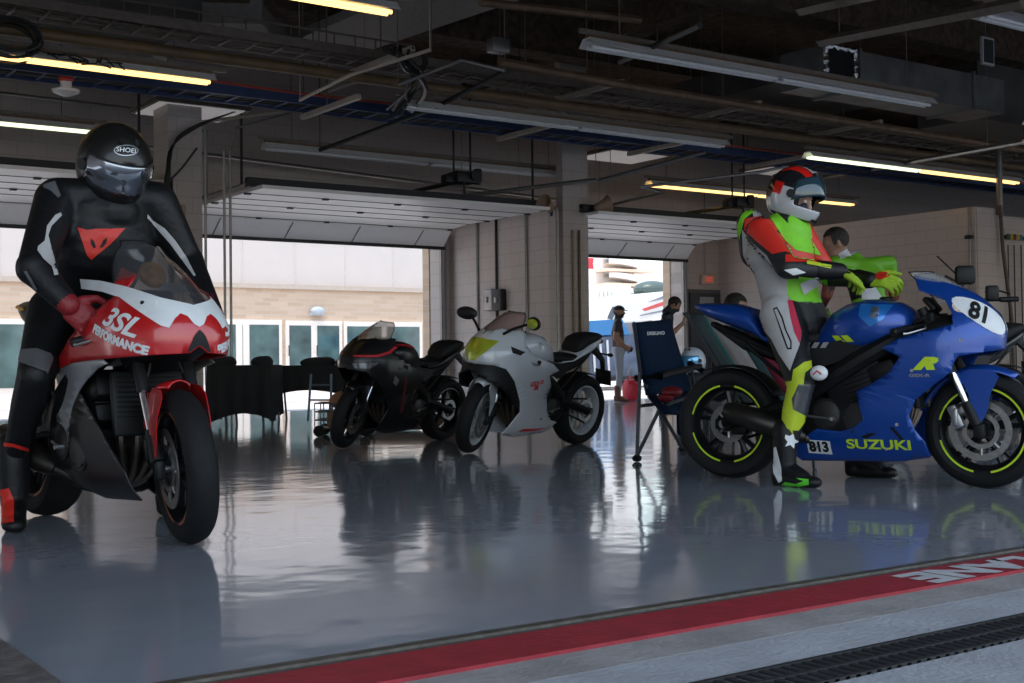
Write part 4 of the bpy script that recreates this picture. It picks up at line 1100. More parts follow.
# ---------------------------------------------------------------- the four machines
def paint(name, c, rough=.28, metal=.0, coat=1.): return mat(name, c, rough, metal, var=.03, nscale=3, coat=coat)
M_BLUE = paint('metallic_blue', (.005,.060,.34), .34, .35, .6)
M_RED = paint('gloss_red', (.52,.010,.012), .3)
M_SILV = paint('silver_grey', (.33,.33,.345), .35, .3)
M_WHT = paint('pearl_white', (.56,.57,.60), .3)
M_BLK = paint('gloss_black', (.006,.006,.007), .35, 0, .12)
M_LIME = mat('lime_vinyl', (.52,.72,.02), .45)
M_WDEC = mat('white_vinyl', (.75,.77,.78), .4)
M_RDEC = mat('red_vinyl', (.60,.02,.03), .4)
def wheel_pose(rear, front, wb=1.39):
    a = at(*rear, z=0); b = at(*front, z=0); h = (b-a); L = h.length
    return a, b, math.atan2(h.y, h.x), L
def fpose(rear, front, scale, wb=1.39, lean=0):
    """keep the front contact where the photo has it"""
    a, b, ang, L = wheel_pose(rear, front)
    m = (a+b)/2; d = Vector((math.cos(ang), math.sin(ang), 0))
    return tuple(m-d*(wb*scale/2)), ang
MAIN_GSX = [(1.07,1.115),(1.25,1.058),(1.36,1.01),('n',1,.962),('n',1,.715),('n',.6,.70),('n',.3,.68),(1.29,.605),(1.19,.53),(1.098,.458),(1.066,.376),(1.09,.30),(1.135,.238),(1.148,.157),(.98,.130),(.44,.118),(.39,.165),(.50,.31),(.60,.295),(.69,.287),(.77,.31),(.82,.352),(.80,.44),(.79,.50),(.86,.53),(.97,.60),(1.031,.68),(.938,.728),(1.032,.778),(1.17,.811),(1.295,.843),(1.28,.91),(1.243,.972),(1.108,1.028)]
def side_text(txt, size, x, z, bvh, m, parent, side=-1, ang=0., bold=.0, sx=1., shear=0., name='lettering', label=None, step=.02):
    c = text_cells(txt, size, step, bold, shear, sx)
    s = side  # seen from the right side (y<0) text runs towards +x
    ex = Vector((math.cos(ang)*(-s), 0, math.sin(ang))); ey = Vector((-math.sin(ang)*(-s), 0, math.cos(ang)))
    return decal(name, c, (x, s*.30, z), ex, ey, bvh, m, parent, .0025, label)
def side_shape(pts, bvh, m, parent, side=-1, name='graphic', label=None, step=.02):
    """outline in (x, z) of the side view"""
    vs, fs = poly_cells([[(p[0]*(-side), p[1]) for p in pts]], step)
    return decal(name, (vs, fs), (0, side*.30, 0), (-side,0,0), (0,0,1), bvh, m, parent, .002, label)
# ======== blue
loc, ang = fpose((733,478),(985,488),1.0)
P = dict(body=M_BLUE, main=MAIN_GSX, stripe=M_LIME, screen=M_CLEAR, caliper=M_ALU, main_label='blue fairing with lime lettering',
  WW=[(.94,.155),(1.02,.13),(1.10,.11),(1.15,.085),(1.175,.06)], sz1=1.125, sL=.8)
blue, fr, tk, ta, S = make_bike('metallic blue sport motorcycle with lime rim tape, carrying the rider in the lime vest', loc, ang, 0, R(-2), 1., P)
bv = bvh_of(fr); bt_ = bvh_of([tk]); bta = bvh_of([ta])
def bl(x, y): # side view coordinates of a pixel on the right flank
    o = Vector(loc); d = at(x, y, d=1)-CC; h = Vector((math.cos(ang), math.sin(ang), 0)); n = Vector((-h.y, h.x, 0))
    t = (-.22-(CC-o).dot(n))/d.dot(n); p = CC+d*t-o; return p.dot(h), p.z
x, z = bl(875.5,445.5); side_text('SUZUKI', .070, x, z, bv, M_LIME, blue, bold=.002, sx=1.45, name='brand_lettering')
x, z = bl(814,447.5); side_shape([(x-.067,z-.037),(x+.067,z-.042),(x+.067,z+.032),(x-.067,z+.038)], bv, M_WDEC, blue, name='number_panel')
o = side_text('813', .074, x, z-.003, bv, M_BLKP, blue, bold=.004, sx=1.0, name='race_number'); 
if o:
    for v in o.data.vertices: v.co.y -= .002
x, z = bl(924,364); side_text('R', .078, x, z, bv, M_LIME, blue, bold=.007, sx=1.9, shear=.5, name='emblem')
x, z = bl(920,375.5); side_text('GSX-R', .022, x-.0, z, bv, M_ALU, blue, bold=.001, sx=1.7, name='model_lettering')
# number disc and round sticker on the nose
def nose_decal(name, pts, off, m, label=None, sides=(-1,)): return fair_panel(name, S, [('n',a,b) for a,b in pts], m, blue, thick=0, off=off, sides=sides, step=.03, label=label)
el = [(.68+.30*math.cos(t), .885+.085*math.sin(t)-.05*math.cos(t)) for t in np.linspace(0,2*PI,20,endpoint=False)]
el = [(min(a,.995),b) for a,b in el]
nose_decal('number_board', el, .003, M_WDEC, 'white number board', (1,-1))
cc = text_cells('81', .125, .012, .005, 0, .85)
hN = Vector((.62,-.78,.0)).normalized(); ex_ = Vector((.78,.62,-.50)).normalized()
decal('race_number', cc, (1.42,-.15,.895), ex_, Vector((.39,.31,.97)), bvh_of(fr), M_BLKP, blue, .0065)
rs = [(.045*math.cos(t), .033*math.sin(t)) for t in np.linspace(0,2*PI,18,endpoint=False)]
decal('round_sticker', poly_cells([rs], .012), (1.325,-.3,.935), (1,0,-.25), (.25,0,1), bvh_of(fr), mat('sticker_cream', (.62,.50,.38), .5, var=.4, nscale=60), blue, .003)
# tank graphics: S mark on a light blue panel, lime flashes
side_shape([(.80,.965),(.97,.955),(.93,.88),(.86,.84),(.80,.90)], bt_, paint('light_blue', (.02,.20,.62), .3, .4), tk, name='tank_panel')
side_text('S', .065, .885, .915, bt_, M_ALU, tk, bold=.008, sx=1.1, name='emblem')
side_shape([(.66,.975),(.80,1.0),(.90,.985),(.80,.985),(.70,.965)], bt_, M_LIME, tk, name='tank_stripe')
for a, m in ((.64,M_LIME),(.695,M_LIME)): side_shape([(a,.80),(a+.04,.80),(a+.075,.765),(a+.03,.765)], bt_, m, tk, name='tank_flash')
for a in (.50,.55,.60):
    mb = MB(); mb.prism([(a,.765),(a+.03,.765),(a+.01,.735),(a-.02,.735)], -.152, -.156, 'y'); obj('side_flash', mb, M_ALU, blue)
# fairing screws and vents
mb = MB()
for x_, z_ in ((1.0,.33),(1.09,.61),(.55,.2),(1.33,.76),(.93,.20)):
    h = bv.ray_cast(Vector((x_,-.5,z_)), Vector((0,1,0)))
    if h[0]: mb.cyl(h[0]+Vector((0,.002,0)), h[0]-Vector((0,.004,0)), .009, n=10)
obj('fairing_bolts', mb, M_ALU, blue)
side_shape([(.960,.315),(.982,.315),(1.03,.25),(1.012,.25)], bv, M_BLKP, blue, name='vent'); side_shape([(.80,.262),(.86,.284),(.89,.280),(.83,.252)], bv, M_BLKP, blue, name='vent')
BLUE_LOC, BLUE_ANG = Vector(loc), ang
# ======== red
loc, ang = fpose((50,516),(182,543),.98)
WR = [(.12,.07),(.16,.12),(.22,.16),(.35,.19),(.5,.21),(.62,.22),(.72,.235),(.80,.245),(.88,.235),(.95,.20),(1.02,.165),(1.1,.132),(1.15,.11)]
MAIN_R = [(1.08,1.085),(1.20,1.05),('n',.35,.995),('n',.7,.945),('n',1,.918),('n',1,.76),('n',.93,.735),('n',.4,.725),('n',.1,.718),(1.15,.715),(.90,.705),(.75,.69),(.62,.665),(.70,.735),(.80,.775),(.96,.857),(1.05,.90),(1.16,.96),(1.10,1.03)]
SILV = [(.62,.668),(.75,.692),(.90,.708),(1.15,.718),(1.20,.70),(1.10,.68),(.98,.635),(.903,.596),(.80,.52),(.72,.43),(.685,.34),(.669,.285),(.62,.31),(.575,.40),(.565,.48),(.57,.56)]
BELLY = [(.585,.385),(.62,.30),(.669,.275),(.70,.43),(.80,.52),(.905,.59),(1.0,.50),(1.147,.36),(1.22,.28),(1.25,.165),(.897,.150),(.62,.20),(.52,.30)]
P = dict(mud0=82, sz0=.90, XNW=[(.90,1.46),(.94,1.42),(.98,1.37),(1.04,1.29),(1.10,1.19),(1.15,1.09),(1.205,.98)], WW=[(.90,.19),(.94,.18),(1.02,.16),(1.10,.135),(1.15,.105),(1.20,.06)], sz1=1.205, body=M_RED, main=MAIN_R, W=WR, tank=M_BLK, tailm=M_BLK, screen=M_SMOKE, exhaust='short', side=M_BLK, main_label='red upper fairing', screen_label='smoked windscreen',
  panels=[('side_panel', SILV, M_SILV, dict(label='silver grey side panel')),('belly_pan', BELLY, M_BLK, dict(label='black belly pan')),
   ('screen_surround', [('n',-.2,1.055),('n',.1,1.025),('n',.35,.998),('n',.7,.947),('n',1,.92),('n',1,.835),('n',.965,.845),('n',.92,.875),('n',.86,.885),('n',.80,.865),('n',.74,.83),('n',.66,.84),('n',.50,.885),('n',.25,.955),('n',-.2,1.01)], M_WDEC, dict(off=.003, thick=0, label='white screen surround')),
   ('air_intake', [('n',.96,.80),('n',1,.825),('n',1,.765),('n',.93,.74),('n',.90,.74)], M_BLKP, dict(off=.003, thick=0))],
  stripe=mat('copper_tape', (.35,.10,.05), .5))
red, fr, tk, ta, S = make_bike('red, white and silver sport motorcycle with a smoked screen under the black-clad rider', loc, ang, 0, R(-13), .98, P)
bv = bvh_of(fr)
for sd in (-1, 1):
    for t_, sz, dz, dx, sx_ in (('3SL', .10, .02, .0, 1.5), ('PERFORMANCE', .046, -.05, .02, 1.05)):
        c = text_cells(t_, sz, .015, .003, .3 if sz > .05 else .1, sx_)
        if sz > .05: 
            fv, ff = poly_cells([[(-.17,-.05),(.20,-.05),(.15,.045),(-.10,.06)]], .02)
        # runs from the rear towards the nose on the right flank
        e1 = Vector((.93*-sd, 0, -.30)) if sd < 0 else Vector((-.93, 0, .30))
        e1 = Vector((.94,0,-.28)) if sd < 0 else Vector((-.94,0,.28)); e2 = Vector((.28,0,.94))
        oc = (1.27+e2.x*dz, sd*.35, .838+e2.z*dz)
        if sd > 0:
            e1 = Vector((-.62,.74,.25)).normalized(); nn_ = Vector((.77,.64,0)).normalized(); e2 = nn_.cross(e1).normalized()
            oc = Vector((1.40,.20,.835))+e2*dz
        decal('sponsor_lettering', c, oc, e1, e2, bv, M_WDEC, red, .003)
RED_LOC, RED_ANG = Vector(loc), ang
mb = MB()
for s in (1,-1):
    for x_, z_ in ((1.28,1.0),(1.35,.93)):
        h = bv.ray_cast(Vector((x_,s*.5,z_)), Vector((0,-s,0)))
        if h[0]: mb.sphere(h[0]+Vector((0,s*.004,0)), .009, 8)
obj('screen_bolts', mb, M_BLKP, red)
obj('tail_stripe', MB().tube([(-.20,-.03,.993),(-.10,-.095,.975),(.02,-.118,.96)], .008, 6), mat('amber_stripe', (.75,.38,.05), .4), red)
obj('round_tan_disc', MB().lathe([(0,.0),(.055,.0),(.06,-.008),(.06,-.02),(0,-.02)], (1.10,.01,1.065), (.85,0,.5), 24), mat('disc_tan', (.35,.17,.05), .4, var=.4, nscale=30), red)  # just a tan disc set behind the windscreen, no instrument
# ======== white
loc, ang = fpose((572,444),(473,453),.935)
MAIN_W = [(1.10,1.065),(1.25,1.04),(1.36,1.005),('n',1,.962),('n',1,.74),(1.42,.745),(1.32,.72),(1.22,.62),(1.10,.45),(1.08,.36),(1.16,.25),(1.20,.165),(1.0,.13),(.62,.15),(.48,.24),(.60,.27),(.70,.36),(.74,.48),(.70,.56),(.76,.66),(.62,.70),(.72,.76),(.88,.80),(1.02,.85),(1.10,.93),(1.06,1.0)]
P = dict(mud0=66, body=M_WHT, main=MAIN_W, mirror=True, tail='road', stand=.0, rim=mat('white_rim', (.45,.47,.50), .4), mud=M_WHT, main_label='white fairing',
  screen=glassy('iridium_screen', (.35,.22,.20), .75), sz1=1.165, mirror_glass=mat('lime_mirror', (.40,.48,.03), .25),
  panels=[('headlamp_cover', [('n',.52,.935),('n',1,.945),('n',1,.765),('n',.93,.765),('n',.70,.85)], mat('iridescent_lime', (.38,.42,.03), .25, .2, var=.45, nscale=3, coat=1), dict(off=.004, thick=0, label='yellow-green iridescent headlamp cover')),
   ('chin', [(1.42,.745),('n',1,.735),('n',1,.68),(1.42,.60),(1.25,.50),(1.08,.36),(1.10,.45),(1.22,.62),(1.32,.72)], M_BLKP, dict(label='black chin duct')),
   ('intake_slot', [('n',-.05,.86),('n',.26,.90),('n',.20,.85),('n',.02,.83)], M_BLKP, dict(off=.003, thick=0))])
wht, fr, tk, ta, S = make_bike('white sport motorcycle with a yellow-green headlamp cover, parked on its stand', loc, ang, R(-9), R(22), .935, P)
bv = bvh_of(fr)
side_text('GSX-R', .05, .93, .60, bv, M_RDEC, wht, 1, R(8), .002, 1.2, .2, 'lettering'); side_text('R', .05, .93, .56, bv, M_RDEC, wht, 1, R(8), .003, 1.8, .3, 'lettering')
side_shape([(1.0,.185),(.75,.18),(.60,.20),(.75,.20),(.95,.21)], bv, M_RDEC, wht, 1, 'red_flash')
bt_ = bvh_of([tk]); side_text('S', .07, .86, .90, bt_, M_ALU, tk, 1, 0, .004, 1.2, 0, 'emblem')
WHITE_LOC, WHITE_ANG = Vector(loc), ang
# ======== black
loc, ang = fpose((437,440),(347,448),.90)
MAIN_K = [(1.02,1.03),(1.22,1.04),(1.36,1.005),('n',1,.955),('n',1,.735),(1.42,.72),(1.30,.64),(1.15,.50),(1.10,.38),(1.16,.25),(1.16,.17),(1.0,.13),(.55,.15),(.50,.25),(.66,.30),(.74,.42),(.74,.52),(.66,.60),(.62,.72),(.80,.78),(1.0,.86),(1.12,.93)]
P = dict(body=M_BLK, main=MAIN_K, mirror=False, tail='road', stand=.0, tailm=M_BLK, mud=M_BLK, fork=M_ALU if 0 else M_BLKP, exhaust='long', sz1=1.17, main_label='black fairing with red flashes',
  screen=glassy('amber_screen', (.50,.38,.30), .55),
  panels=[('headlamp', [('n',.25,.82),('n',.85,.79),('n',.80,.75),('n',.45,.76)], M_LED, dict(off=.003, thick=0)),
   ('red_flash', [('n',-.05,.955),('n',.02,.90),('n',.30,.865),('n',.85,.85),('n',.85,.865),('n',.32,.885),('n',.08,.92),('n',.0,.965)], M_RDEC, dict(off=.003, thick=0)),
   ('air_intake', [('n',.80,.84),('n',1,.84),('n',1,.77),('n',.88,.77)], M_BLKP, dict(off=.004, thick=0))])
blk, fr, tk, ta, S = make_bike('black sport motorcycle with thin red flashes, parked left of the white one', loc, ang, R(-9), R(20), .90, P)
bv = bvh_of(fr); bt_ = bvh_of([tk])
side_shape([(1.02,.66),(1.09,.70),(1.10,.63),(1.04,.60)], bv, M_ALU, blk, 1, 'emblem')
side_shape([(.95,.70),(.90,.66),(.88,.35),(.92,.34),(.93,.62)], bv, mat('dull_red', (.12,.01,.01), .5), blk, 1, 'fairing_stripe')
side_shape([(.62,.94),(.85,.975),(.98,.965),(.85,.96),(.64,.92)], bt_, M_RDEC, tk, 1, 'tank_stripe')
obj('rearview_stub', MB().cyl((-.18,.0,.96),(-.26,.05,.90),.012,n=6), M_BLKP, blk)
BLACK_LOC, BLACK_ANG = Vector(loc), ang
# ================================================================ people
def blend_mesh(name, mb, voxel, smooth=6, parent=None, m=None, factor=.5):
    """fuse closed shapes into one continuous skin"""
    me = mb.mesh(name+'_raw', 0); o = bpy.data.objects.new('tmp', me); COL.objects.link(o)
    md = o.modifiers.new('r', 'REMESH'); md.mode = 'VOXEL'; md.voxel_size = voxel; md.use_smooth_shade = True
    if smooth:
        ms = o.modifiers.new('s', 'SMOOTH'); ms.iterations = smooth; ms.factor = factor
    dg = bpy.context.evaluated_depsgraph_get(); dg.update()
    new = bpy.data.meshes.new_from_object(o.evaluated_get(dg)); bpy.data.objects.remove(o); bpy.data.meshes.remove(me)
    new.name = name
    for p in new.polygons: p.use_smooth = True
    r = link_mesh(name, new, m, parent)
    return r
def ecap(mb, a, b, ra, rb, side=None, n=18):
    """tapered limb between two joints with rounded ends; ra, rb may be (side, front) radii"""
    a = Vector(a); b = Vector(b); d = (b-a).normalized()
    if side is None: s, t = frame_of(d)
    else:
        s = Vector(side); s = (s-d*s.dot(d)).normalized(); t = d.cross(s)
    ra = ra if isinstance(ra, tuple) else (ra, ra); rb = rb if isinstance(rb, tuple) else (rb, rb)
    rows = []
    for ph in np.linspace(-PI/2, 0, 5)[:-1]:
        k = math.cos(ph); o = math.sin(ph)*min(ra); k = max(k, .05); rows.append((a+d*o, ra[0]*k, ra[1]*k))
    for u in np.linspace(0, 1, 5): rows.append((a+(b-a)*u, ra[0]+(rb[0]-ra[0])*u, ra[1]+(rb[1]-ra[1])*u))
    for ph in np.linspace(0, PI/2, 5)[1:]:
        k = math.cos(ph); o = math.sin(ph)*min(rb); k = max(k, .05); rows.append((b+d*o, rb[0]*k, rb[1]*k))
    g = [[c+s*(x*math.cos(q))+t*(y*math.sin(q)) for q in np.linspace(0,2*PI,n,endpoint=False)] for c, x, y in rows]
    base = len(mb.v); mb.grid(g, True); m = len(g)
    mb.f.append([base+k for k in range(n)][::-1]); mb.f.append([base+(m-1)*n+k for k in range(n)])
    return mb
def hand(mb, wrist, fwd, up, side, curl=.6, sc=1., thumb_in=.5, spread=.07):
    """palm, four unequal bent fingers and a thumb from the side of the palm; up = back of hand, side=+1: thumb lies on the 'right' of fwd x up"""
    f = Vector(fwd).normalized(); u = Vector(up); u = (u-f*u.dot(f)).normalized(); r = f.cross(u)*side
    w = Vector(wrist); k = sc
    ecap(mb, w, w+f*.035*k, (.030*k,.024*k), (.038*k,.022*k), r)
    ecap(mb, w+f*.03*k, w+f*.075*k, (.042*k,.020*k), (.044*k,.018*k), r)
    for i, (off, ln) in enumerate(((.034,.94),(.012,1.05),(-.011,.98),(-.033,.78))):
        base = w+f*.088*k+r*off*k; d = (f+r*spread*(1.5-i)).normalized(); pts = [base]; a = curl*.55
        for j, seg in enumerate((.040,.027,.022)):
            rr = Matrix.Rotation(-a*side, 3, r) if True else None
            dd = (d*math.cos(a)-u*math.sin(a)).normalized()
            pts.append(pts[-1]+dd*seg*ln*k); a += curl*.75
        for p, q, r0, r1 in zip(pts, pts[1:], (.0105,.0095,.0088), (.0095,.0088,.0078)): ecap(mb, p, q, r0*k, r1*k, n=10)
    t0 = w+f*.03*k+r*.036*k; d = (f*.55+r*.75-u*.35*thumb_in).normalized()
    t1 = t0+d*.042*k; d2 = (f*.85+r*.25-u*.55*thumb_in).normalized(); t2 = t1+d2*.034*k; t3 = t2+(d2-u*.3*thumb_in).normalized()*.024*k
    for p, q, r0, r1 in ((t0,t1,.015,.0125),(t1,t2,.0125,.011),(t2,t3,.011,.009)): ecap(mb, p, q, r0*k, r1*k, n=10)
    return mb
def boot(mb, ankle, toe_dir, sc=1., drop=.10, up=None):
    a = Vector(ankle); f = Vector(toe_dir).normalized(); z = Vector((0,0,1)) if up is None else up; r = f.cross(z)
    g = a-z*drop*sc
    ecap(mb, a+z*.16*sc, a, (.058*sc,.062*sc), (.048*sc,.055*sc), r)
    ecap(mb, a-f*.03*sc-z*.02*sc, g-f*.035*sc+z*.038*sc, .045*sc, .038*sc, r)
    ecap(mb, a+f*.01*sc-z*.01*sc, g+f*.10*sc+z*.045*sc, (.046*sc,.044*sc), (.042*sc,.036*sc), r)
    ecap(mb, g-f*.045*sc+z*.028*sc, g+f*.16*sc+z*.028*sc, (.036*sc,.028*sc), (.044*sc,.028*sc), r)
    ecap(mb, g+f*.10*sc+z*.03*sc, g+f*.175*sc+z*.026*sc, (.046*sc,.03*sc), (.034*sc,.024*sc), r)
    return mb
def torso(mb, pel, chest, neck, L, hipw=.155, waistw=.135, chestw=.175, dep=.11, shl=None, shr=None):
    """pel, chest, neck: centres; L: vector towards the person's left"""
    pel, chest, neck, L = Vector(pel), Vector(chest), Vector(neck), Vector(L).normalized()
    mid = (pel*1.1+chest*.9)/2
    ecap(mb, pel-(chest-pel).normalized()*.05, pel+(mid-pel)*.5, (hipw*.98,dep*1.12), (waistw*1.06,dep*.98), L, 24)
    ecap(mb, pel+(mid-pel)*.4, chest, (waistw,dep*.95), (chestw,dep*1.05), L, 24)
    ecap(mb, chest-(neck-chest)*.15, chest+(neck-chest)*.55, (chestw*1.02,dep*1.08), (chestw*.85,dep*.8), L, 24)
    ecap(mb, chest+(neck-chest)*.5, neck, (.10,.075), (.062,.062), L, 20)
    if shl is not None:
        c = chest+(neck-chest)*.62
        for s in (shl, shr): ecap(mb, c, s, (.085,.075), (.075,.07))
    return mb
def pix_cells(pts, step): return poly_cells([dense(pts, step)], step)
def pixdecal(name, pts, bvh, inv, m, parent, off=.004, step=2., label=None, cells=None, maxe=.06):
    """cloth panel or print whose outline was read off the photograph, laid on the garment's surface (own thin geometry)"""
    vs, fs = cells or pix_cells(pts, step); P = []; ok = []
    for x, y in vs:
        d = (at(x, y, d=1)-CC).normalized(); h = bvh.ray_cast(CC, d, 60)
        if h[0] is None: P.append(Vector()); ok.append(False)
        else:
            n = h[1] if h[1].dot(d) < 0 else -h[1]
            P.append(h[0]+(n-d).normalized()*off); ok.append(n.dot(d) < -.08)
    F = []
    for f in fs:
        if all(ok[i] for i in f) and max((P[f[i]]-P[f[i-1]]).length for i in range(len(f))) < maxe: F.append(f)
    if not F: print('PIXDECAL MISSED', name); return None
    used = sorted({i for f in F for i in f}); mp = {v:k for k, v in enumerate(used)}
    me = bpy.data.meshes.new(name); me.from_pydata([tuple(inv @ P[i]) for i in used], [], [[mp[i] for i in f] for f in F])
    for p in me.polygons: p.use_smooth = True
    o = link_mesh(name, me, m, parent)
    if label: o['label'] = label
    return o
def pix_text(txt, cx, cy, size, ang=0, bold=0, sx=1., shear=0, step=2.5):
    vs, fs = text_cells(txt, size, step, bold, shear, sx); c, s = math.cos(ang), math.sin(ang)
    return [(cx+x*c+y*s*1.0, cy-(y*c)+x*s) for x, y in vs], fs
def wbvh(objs):
    vs = []; fs = []; bpy.context.view_layer.update()
    for o in objs:
        n = len(vs); M = o.matrix_world; vs += [M @ v.co for v in o.data.vertices]; fs += [[i+n for i in p.vertices] for p in o.data.polygons]
    return BVHTree.FromPolygons(vs, fs)
def col_attr(o, rule):
    """colour of the cloth by body region (albedo only)"""
    me = o.data; n = len(me.vertices); co = np.empty(n*3, 'f'); me.vertices.foreach_get('co', co); co = co.reshape(n, 3)
    col = rule(co); a = me.color_attributes.new('Col', 'FLOAT_COLOR', 'POINT'); c4 = np.ones((n, 4), 'f'); c4[:, :3] = col; a.data.foreach_set('color', c4.ravel())
def cloth_mat(name, rough=.55, coat=0., bump=.25, bscale=25):
    m = mat(name, (.5,.5,.5), rough, bump=bump, bscale=bscale, coat=coat); nt = m.node_tree; b = nt.nodes['Principled BSDF']
    a = nt.nodes.new('ShaderNodeVertexColor'); a.layer_name = 'Col'; nt.links.new(a.outputs['Color'], b.inputs['Base Color']); return m
M_LEATH = mat('black_leather', (.006,.006,.007), .5, spec=.35, bump=.2, bscale=30)
M_LEATHW = mat('white_leather', (.46,.45,.45), .5, bump=.15, bscale=30)
M_LEATHR = mat('red_leather', (.62,.025,.015), .45, bump=.15, bscale=30)
M_FLUO = mat('lime_cloth', (.20,.62,.02), .7, bump=.3, bscale=18)
M_FLUY = mat('yellow_lime_leather', (.50,.62,.02), .55, bump=.2, bscale=25)
M_SKIN = mat('skin', (.42,.24,.17), .5, var=.08)
M_HAIR = mat('dark_hair', (.014,.010,.008), .6, bump=.8, bscale=60)
def helmet(parent, c, face, up, m_shell, sc=1., visor=True, open_=0., vm=None, name='helmet'):
    """full-face helmet: shell with an eye port, visor, chin vent, crown vents"""
    f = Vector(face).normalized(); u = Vector(up); u = (u-f*u.dot(f)).normalized(); l = u.cross(f)
    B = Matrix((f, l, u)).transposed(); c = Vector(c)
    def surf(th, ph, k=1.):
        # th: around (0 = face), ph: elevation
        x = math.cos(th)*math.cos(ph); y = math.sin(th)*math.cos(ph); z = math.sin(ph)
        rx = .155 if x > 0 else .150; rz = .150 if z > 0 else .165
        p = Vector((x*rx, y*.128, z*rz))
        if x > 0 and z < -.05: p.x += .022*min(1, (-z-.05)/.5)*x; p.y *= 1-.12*x
        if x < 0 and z < -.5: p.x *= 1-.25*(-z-.5)
        if z < -.72: p.z = -.165*.72-(-z-.72)*.02
        return c+B @ (p*sc*k)
    mb = MB(); rows = []
    N = 48; PH = np.linspace(PI/2*.995, -PI/2*.80, 30)
    for ph in PH: rows.append([surf(th, ph) for th in np.linspace(0, 2*PI, N, endpoint=False)])
    base = 0; fs = []; vs = [p for r in rows for p in r]
    for i in range(len(PH)-1):
        for k in range(N):
            k2 = (k+1) % N; th = (k+.5)*2*PI/N; th = th if th < PI else th-2*PI; ph = (PH[i]+PH[i+1])/2
            if abs(th) < 1.12 and -.30 < ph < .36-.12*abs(th): continue
            fs.append((i*N+k, i*N+k2, (i+1)*N+k2, (i+1)*N+k))
    mb.add(vs, fs); sh = link_mesh(name, mb.mesh(name, 60), m_shell, parent); md = sh.modifiers.new('t','SOLIDIFY'); md.thickness = .012*sc; md.offset = -1
    # lining
    mb = MB(); rows = []
    for ph in np.linspace(PI/2*.99, -PI/2*.72, 16): rows.append([surf(th, ph, .90 if True else 1) for th in np.linspace(1.0, 2*PI-1.0, 24)])
    mb.grid(rows); obj('lining', mb, M_BLKP, sh)
    # bottom trim
    mb = MB(); mb.tube([surf(th, -PI/2*.80, 1.0) for th in np.linspace(0,2*PI,32,endpoint=False)], .008*sc, 6, closed=True); obj('neck_trim', mb, M_BLKP, sh)
    # visor
    if visor:
        dp = open_; rows = []
        for ph in np.linspace(.40, -.33, 10):
            rows.append([surf(th, ph+dp*math.cos(th)**1, 1.022+.012*math.cos(th)) for th in np.linspace(-1.28, 1.28, 30)])
        mb = MB(); mb.grid(rows); v = link_mesh('visor', mb.mesh('visor', 60), vm, sh); md = v.modifiers.new('t','SOLIDIFY'); md.thickness = .003
        mb = MB()
        for s in (1, -1): mb.cyl(surf(s*1.33, .03, 1.0), surf(s*1.33, .03, 1.06), .022*sc, n=16)
        obj('visor_pivot', mb, M_BLKP, sh)
    mb = MB()
    for dth in (-.16, .16): mb.tube([surf(dth+.02*k, -.62-.03*k, 1.01) for k in (-1,0,1)], .010*sc, 6)
    obj('chin_vent', mb, M_BLKP, sh)
    mb = MB()
    for dth in (-.35, .35): mb.tube([surf(dth*1.1, .85, 1.005), surf(dth*1.2, 1.0, 1.01)], .010*sc, 6)
    obj('crown_vent', mb, M_BLKP, sh)
    # spoiler lip at the back
    mb = MB(); rows = [[surf(th, .55, 1.0) for th in np.linspace(PI-.7, PI+.7, 12)],[surf(th, .42, 1.06) for th in np.linspace(PI-.6, PI+.6, 12)],[surf(th, .35, 1.0) for th in np.linspace(PI-.7, PI+.7, 12)]]
    mb.grid(rows); obj('rear_spoiler', mb, m_shell, sh)
    return sh, surf, (f, l, u)
class BF:
    """bike frame helper: a pixel plus a sideways offset gives a point"""
    def __init__(s, loc, ang): s.o = Vector(loc); s.h = Vector((math.cos(ang), math.sin(ang), 0)); s.n = Vector((-s.h.y, s.h.x, 0))
    def p(s, x, y, ly):
        d = at(x, y, d=1)-CC; t = (ly-(CC-s.o).dot(s.n))/d.dot(s.n); return CC+d*t
    def l(s, x, y, z): return s.o+s.h*x+s.n*y+Vector((0,0,z))
def head_face(mb, c, face, up, sc=1.):
    """bare head: skull, jaw, nose, brow, ears"""
    f = Vector(face).normalized(); u = Vector(up); u = (u-f*u.dot(f)).normalized(); l = u.cross(f); c = Vector(c)
    B = Matrix((f, l, u)).transposed()
    mb.sphere(c+u*.02*sc-f*.008*sc, (.098*sc,.078*sc,.100*sc), 24, B)
    mb.sphere(c+f*.030*sc-u*.045*sc, (.062*sc,.058*sc,.075*sc), 20, B)
    ecap(mb, c+f*.045*sc-u*.09*sc, c+f*.062*sc-u*.088*sc, .026*sc, .022*sc)
    ecap(mb, c+f*.088*sc+u*.012*sc, c+f*.108*sc-u*.026*sc, .010*sc, .015*sc)
    ecap(mb, c+f*.080*sc+l*.032*sc+u*.026*sc, c+f*.080*sc-l*.032*sc+u*.026*sc, .013*sc, .013*sc)
    ecap(mb, c+f*.080*sc+l*.018*sc-u*.058*sc, c+f*.080*sc-l*.018*sc-u*.058*sc, .012*sc, .012*sc)
    for s in (1, -1): ecap(mb, c+l*s*.080*sc+u*.018*sc-f*.01*sc, c+l*s*.080*sc-u*.022*sc-f*.004*sc, .014*sc, .010*sc)
    ecap(mb, c-u*.06*sc-f*.02*sc, c-u*.15*sc-f*.035*sc, .052*sc, .056*sc)
    return (f, l, u)
def eyes(parent, c, fr, sc=1.):
    f, l, u = fr; c = Vector(c)
    for s in (1, -1):
        obj('eye', MB().sphere(c+f*.083*sc+l*s*.031*sc+u*.004*sc, .011*sc, 10), mat('eye_white', (.7,.68,.65), .2), parent)
    return
